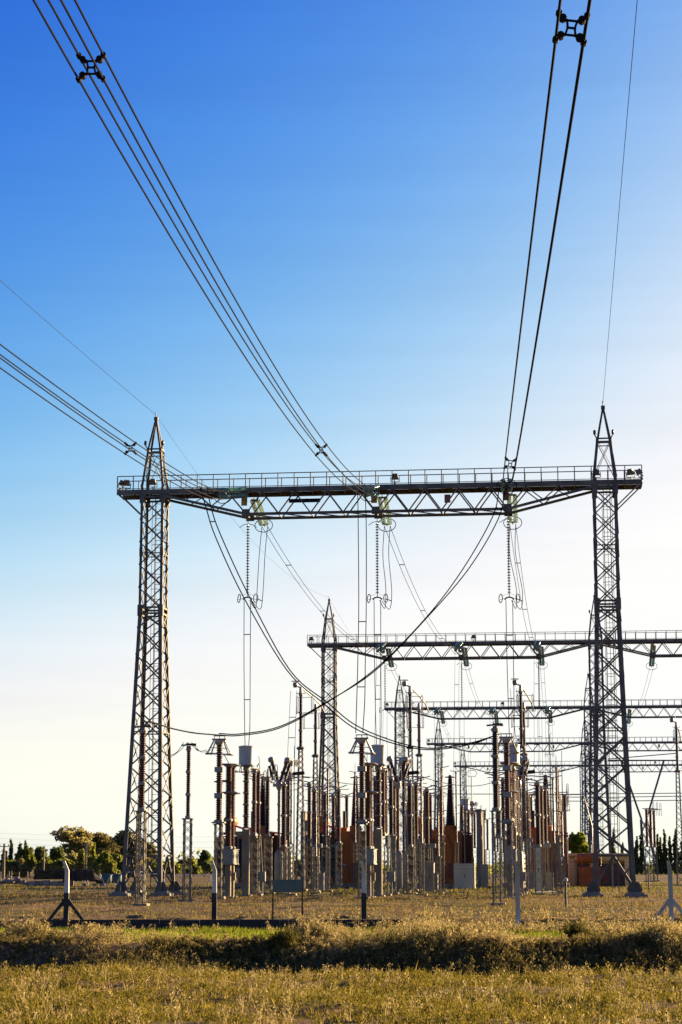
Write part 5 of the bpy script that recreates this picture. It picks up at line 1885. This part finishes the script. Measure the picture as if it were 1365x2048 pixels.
for k, (px, w, z) in enumerate(((188, 2.0, 0.9), (262, 1.8, 1.3), (300, 2.4, 1.1), (345, 2.6, 1.0), (400, 3.0, 1.0))):
    t = world_thing('steel_rack', ('low rack of pale steel sections beside the black tarpaulin', 'rack of pale steel sections behind the left tower foot', 'rack of pale steel sections between the left tower legs',
                                   'rack of pale steel sections right of the left tower', 'long rack of pale steel sections behind the lone arrester')[k], 'rack', ground_pt(px, yd + 4), 'racks of stored steel')
    for i in range(4):
        part('section', t, 'paleparts', lambda mb: mb.bar((-w / 2, 0, 0), (w / 2, 0.1, 0.05), 0.10, 0.08), ('sect', w), (0.1 * i, -0.4 + 0.28 * i, z + 0.03 * (i % 2)))
    for s_ in (-0.35, 0.35):
        part('leg', t, 'paleparts', lambda mb: (mb.bar((-0.25, 0, 0), (0, 0, z), 0.07), mb.bar((0.25, 0, 0), (0, 0, z), 0.07), mb.bar((0, -0.5, z - 0.06), (0, 0.5, z - 0.06), 0.07)), ('rleg', z), (s_ * w, 0, 0))

# ------------------------------------------------------------------ grass and weeds
GRASS = {
    'field': leaf_mat('olive_and_straw_blades', [(0.055, 0.052, 0.008), (0.12, 0.105, 0.014), (0.19, 0.155, 0.026), (0.30, 0.22, 0.060)], 0.45),
    'straw': leaf_mat('dry_straw_plumes', [(0.12, 0.095, 0.028), (0.24, 0.18, 0.062), (0.36, 0.28, 0.115), (0.45, 0.37, 0.18)], 0.5),
    'green': leaf_mat('lush_green_blades', [(0.11, 0.14, 0.012), (0.17, 0.20, 0.018), (0.25, 0.25, 0.032)], 0.5),
    'weed': leaf_mat('dull_green_weed_leaves', [(0.040, 0.042, 0.010), (0.085, 0.078, 0.019), (0.16, 0.13, 0.036)], 0.4),
    'mixed': leaf_mat('mixed_yard_turf', [(0.07, 0.062, 0.014), (0.12, 0.105, 0.018), (0.16, 0.15, 0.018), (0.22, 0.17, 0.05)], 0.5),
    'bank': leaf_mat('brown_bank_weeds', [(0.050, 0.044, 0.012), (0.10, 0.085, 0.024), (0.17, 0.135, 0.042), (0.28, 0.21, 0.09)], 0.45),
    'yard': leaf_mat('dry_yard_blades', [(0.09, 0.072, 0.016), (0.17, 0.125, 0.034), (0.28, 0.20, 0.07)], 0.45),
}


def scatter(n, y0, y1, margin=2.5, power=1.0):
    if y1 < 140:                       # a few metres more at both sides of the view
        ym = 0.5 * (y0 + y1) * 0.172
        n = int(n * (ym + margin + 4.0) / (ym + margin))
        margin += 4.0
    y = y0 + (y1 - y0) * RNG.uniform(0, 1, n) ** power
    x = RNG.uniform(-1, 1, n) * (y * 0.172 + margin)
    return x, y


def patch(x, y, s):
    return 0.5 + 0.25 * (np.sin(x * s + 1.3 * np.sin(y * s * 0.7)) + np.sin(y * s * 0.9 + 2 + 1.7 * np.sin(x * s * 0.6 + 1)))


def blades(x, y, h, w, lean=0.5):
    n = len(x)
    z = terrain(x, y)
    a = RNG.uniform(0, 2 * np.pi, n)
    l = h * RNG.uniform(0, lean, n)
    b = RNG.uniform(0, 2 * np.pi, n)
    base = np.stack([x, y, z - 0.01], 1)
    side = np.stack([np.cos(a), np.sin(a), np.zeros(n)], 1) * (w / 2)[:, None]
    mid = base + np.stack([l * 0.35 * np.cos(b), l * 0.35 * np.sin(b), h * 0.6], 1)
    tip = base + np.stack([l * np.cos(b), l * np.sin(b), h], 1)
    V_ = np.stack([base - side, base + side, mid + side * 0.7, tip, mid - side * 0.7], 1).reshape(-1, 3)
    F_ = np.arange(5 * n).reshape(n, 5)
    return V_, F_


def stuff(name, V_, F_, m, label, cat):
    o = bpy.data.objects.new(name, np_mesh(name, V_, F_, m))
    C.objects.link(o)
    o['kind'] = 'stuff'
    tag(o, label, cat)
    return o


def plumes(X, Y, H, stems, leaves, lsize, spread=0.45, droop=0.15):
    """feathery weeds: thin stems with small leaflets up their length"""
    VS, FS = [], []
    n = len(X)
    Z = terrain(X, Y)
    for k in range(stems):
        a = RNG.uniform(0, 2 * np.pi, n)
        sp_ = RNG.uniform(0.05, spread, n) * H
        h = H * RNG.uniform(0.55, 1.0, n)
        tip = np.stack([X + sp_ * np.cos(a), Y + sp_ * np.sin(a), Z + h], 1)
        base = np.stack([X, Y, Z], 1) + RNG.normal(0, 0.03, (n, 3)) * np.array([1, 1, 0])
        w = 0.006
        VS.append(np.stack([base - [w, 0, 0], base + [w, 0, 0], tip], 1).reshape(-1, 3))
        FS.append(3)
        t = RNG.uniform(0.3, 1.0, (n, leaves))
        p = base[:, None, :] + (tip - base)[:, None, :] * t[:, :, None]
        fl = (1.15 - t) * H[:, None] * 0.22
        p = p + RNG.normal(0, 1, (n, leaves, 3)) * fl[:, :, None] * np.array([1, 1, 0.6])
        p = p.reshape(-1, 3)
        d = RNG.normal(size=p.shape)
        d[:, 2] = np.abs(d[:, 2]) + 0.4
        d /= np.linalg.norm(d, axis=1, keepdims=True)
        e = np.cross(d, RNG.normal(size=p.shape))
        e /= np.linalg.norm(e, axis=1, keepdims=True)
        s_ = lsize * RNG.uniform(0.5, 1.5, (len(p), 1))
        VS.append(np.stack([p - e * s_ * 0.35, p + e * s_ * 0.35, p + d * s_ * 1.6], 1).reshape(-1, 3))
        FS.append(3)
    V_ = np.concatenate(VS)
    return V_, np.arange(len(V_)).reshape(-1, 3)


# near field
x, y = scatter(210000, 15, 39.0, power=0.8)
pt_ = patch(x, y, 0.9) * 0.6 + patch(x, y, 2.7) * 0.4
rut = np.ones(len(x))
for r0, a_, wd_ in ((30.6, 0.35, 0.55), (26.3, 0.25, 0.40), (34.5, 0.4, 0.5), (21.5, 0.2, 0.3)):
    rut *= 1 - 0.85 * np.exp(-((y - r0 - a_ * np.sin(x * 0.7 + r0) - 0.15 * np.sin(x * 2.3)) / wd_) ** 2) * np.clip(0.3 + patch(x, y * 0.1, 0.6), 0, 1)
keep = RNG.uniform(0, 1, len(x)) < np.clip(1.9 * (pt_ - 0.22), 0.04, 1) * rut
x, y, pt_ = x[keep], y[keep], pt_[keep]
clump = patch(x, y * 0.5, 5.5) * patch(x + 3, y * 0.6, 3.1)
h = RNG.uniform(0.02, 0.13, len(x)) * (0.2 + 0.7 * pt_ + 1.2 * clump) * np.where(RNG.uniform(0, 1, len(x)) < 0.012, 2.2, 1.0)
V_, F_ = blades(x, y, h, RNG.uniform(0.006, 0.018, len(x)), 0.9)
stuff('field_grass', V_, F_, GRASS['field'], 'short olive and straw grass of the near field', 'grass')
x, y = scatter(5200, 16, 39.2, power=0.75)
k = patch(x, y, 1.6) > RNG.uniform(0.2, 0.8, len(x))
V_, F_ = plumes(x[k], y[k], RNG.uniform(0.08, 0.27, k.sum()), 4, 9, 0.022, 0.6)
stuff('field_weeds', V_, F_, GRASS['field'], 'small feathery weeds scattered through the near field', 'weeds')
x, y = scatter(900, 17, 39.4, power=0.7)
V_, F_ = plumes(x, y, RNG.uniform(0.12, 0.34, len(x)), 3, 10, 0.020, 0.4)
stuff('straw_tufts', V_, F_, GRASS['straw'], 'dry straw tufts standing in the near field', 'weeds')
# bank beyond the ditch
x, y = scatter(5200, 46.5, 51.3, 3, 0.8)
k = patch(x, y * 0.8, 1.25) > RNG.uniform(0.05, 0.8, len(x))
x, y = x[k], y[k]
V_, F_ = plumes(x, y, RNG.uniform(0.08, 0.50, len(x)) * (0.35 + 1.0 * patch(x, y, 0.9)), 5, 11, 0.034, 0.6)
stuff('bank_weeds', V_, F_, GRASS['bank'], 'dull green weeds on the shaded ditch bank', 'weeds')
x, y = scatter(6400, 49.3, 55.0, 3, 0.9)
qx = CXP + FPX * x / (y * cp)
k = (patch(x, y * 0.3, 0.85) > RNG.uniform(0.12, 0.85, len(x))) & (RNG.uniform(0, 1, len(x)) < np.interp(qx, [190, 260, 540, 580, 670, 720, 790, 840], [1, 0.08, 0.08, 1, 0.9, 0.14, 0.14, 1]))
x, y = x[k], y[k]
V_, F_ = plumes(x, y, RNG.uniform(0.10, 0.62, len(x)) * np.exp(RNG.normal(0, 0.18, len(x))) * (0.25 + 1.05 * np.clip(patch(x, y * 0.4, 0.85), 0.001, 1) ** 1.3) * np.where(x > 4, 1.15, 1.0), 6, 14, 0.028, 0.5)
stuff('bank_straw', V_, F_, GRASS['straw'], 'pale dry feathery weeds along the top of the ditch bank', 'weeds')
# green strip before the plinth
x, y = scatter(90000, 54.5, 75.6, 3)
k = RNG.uniform(0, 1, len(x)) < 0.35 + 0.9 * patch(x, y, 0.7)
x, y = x[k], y[k]
V_, F_ = blades(x, y, RNG.uniform(0.06, 0.22, len(x)), RNG.uniform(0.012, 0.03, len(x)), 0.6)
stuff('green_strip', V_, F_, GRASS['green'], 'lush green grass strip before the fence plinth', 'grass')
# more dry weeds at the foot of the fence, thick at the right
x, y = scatter(1500, 70.0, 77.5, 3)
k = (x > 2.0) | (RNG.uniform(0, 1, len(x)) < 0.10)
x, y = x[k], y[k]
V_, F_ = plumes(x, y, RNG.uniform(0.15, 0.55, len(x)), 5, 12, 0.04, 0.45)
stuff('fence_weeds', V_, F_, GRASS['straw'], 'dry weeds growing along the foot of the fence', 'weeds')
# yard turf
x, y = scatter(52000, 77.0, 135.0, 4, 0.8)
k = RNG.uniform(0, 1, len(x)) < 1.5 * patch(x * 0.5, y, 0.33) * patch(x, y, 0.9) * 1.4
x, y = x[k], y[k]
V_, F_ = blades(x, y, RNG.uniform(0.04, 0.17, len(x)), RNG.uniform(0.02, 0.05, len(x)), 0.8)
stuff('yard_grass', V_, F_, GRASS['yard'], 'patchy dry turf of the fenced yard', 'grass')
x, y = scatter(26000, 135.0, 230.0, 6)
k = RNG.uniform(0, 1, len(x)) < 1.3 * patch(x * 0.5, y, 0.2)
x, y = x[k], y[k]
V_, F_ = blades(x, y, RNG.uniform(0.06, 0.25, len(x)), RNG.uniform(0.04, 0.09, len(x)), 0.8)
stuff('yard_turf', V_, F_, GRASS['mixed'], 'greener turf among the equipment and beyond', 'grass')

# single bushes one can point to
def weed_bush(px, y, h, w, m, label, stems=34, leaves=26, ls=0.034):
    g = ground_pt(px, y)
    n = stems
    X = g.x + RNG.normal(0, w * 0.22, n)
    Y = g.y + RNG.normal(0, w * 0.22, n)
    V_, F_ = plumes(X, Y, np.full(n, h) * RNG.uniform(0.55, 1.05, n) * np.exp(-((X - g.x) / w) ** 2 * 2.2), 4, leaves, ls, 0.45)
    o = bpy.data.objects.new('weed_bush', np_mesh('weed_bush', V_ - np.array(g), F_, GRASS[m]))
    C.objects.link(o)
    o.location = g
    return tag(o, label, 'bush', 'bushes on the ditch bank')


weed_bush(622, 52.0, 0.80, 1.25, 'straw', 'big pale straw bush on the bank below the green sign', 46)
weed_bush(575, 50.5, 0.45, 0.8, 'weed', 'dark green bush at the foot of the big straw bush')
weed_bush(868, 53.0, 0.62, 1.1, 'straw', 'straw bush on the bank right of the middle white post', 36)
weed_bush(960, 52.5, 0.60, 1.3, 'straw', 'straw bush on the bank left of the bare grey post', 40)
weed_bush(900, 50.3, 0.55, 1.2, 'weed', 'dark green bush below the straw bushes right of centre', 40)
weed_bush(1150, 52.0, 0.60, 0.7, 'weed', 'tall dark green bush on the bank right of the bare grey post', 36)
weed_bush(1225, 52.6, 0.55, 1.2, 'straw', 'straw bush on the bank left of the braced grey post', 36)
weed_bush(1330, 50.5, 0.75, 1.2, 'straw', 'straw bush on the bank at the right edge', 40)
weed_bush(60, 53.0, 0.65, 1.3, 'straw', 'straw bush on the bank at the left edge', 40)
weed_bush(180, 53.0, 0.60, 1.0, 'straw', 'straw bush on the bank below the braced white post', 34)
weed_bush(700, 39.4, 0.34, 0.3, 'straw', 'single pale sprig at the near edge of the ditch, below the middle post', 9, 18, 0.022)
weed_bush(852, 39.2, 0.30, 0.3, 'straw', 'single straw sprig at the near edge of the ditch, right of centre', 9, 18, 0.022)
weed_bush(1285, 40.0, 0.55, 0.35, 'straw', 'tall curved dry sprig at the right end of the ditch', 7, 16, 0.026)
#==END==
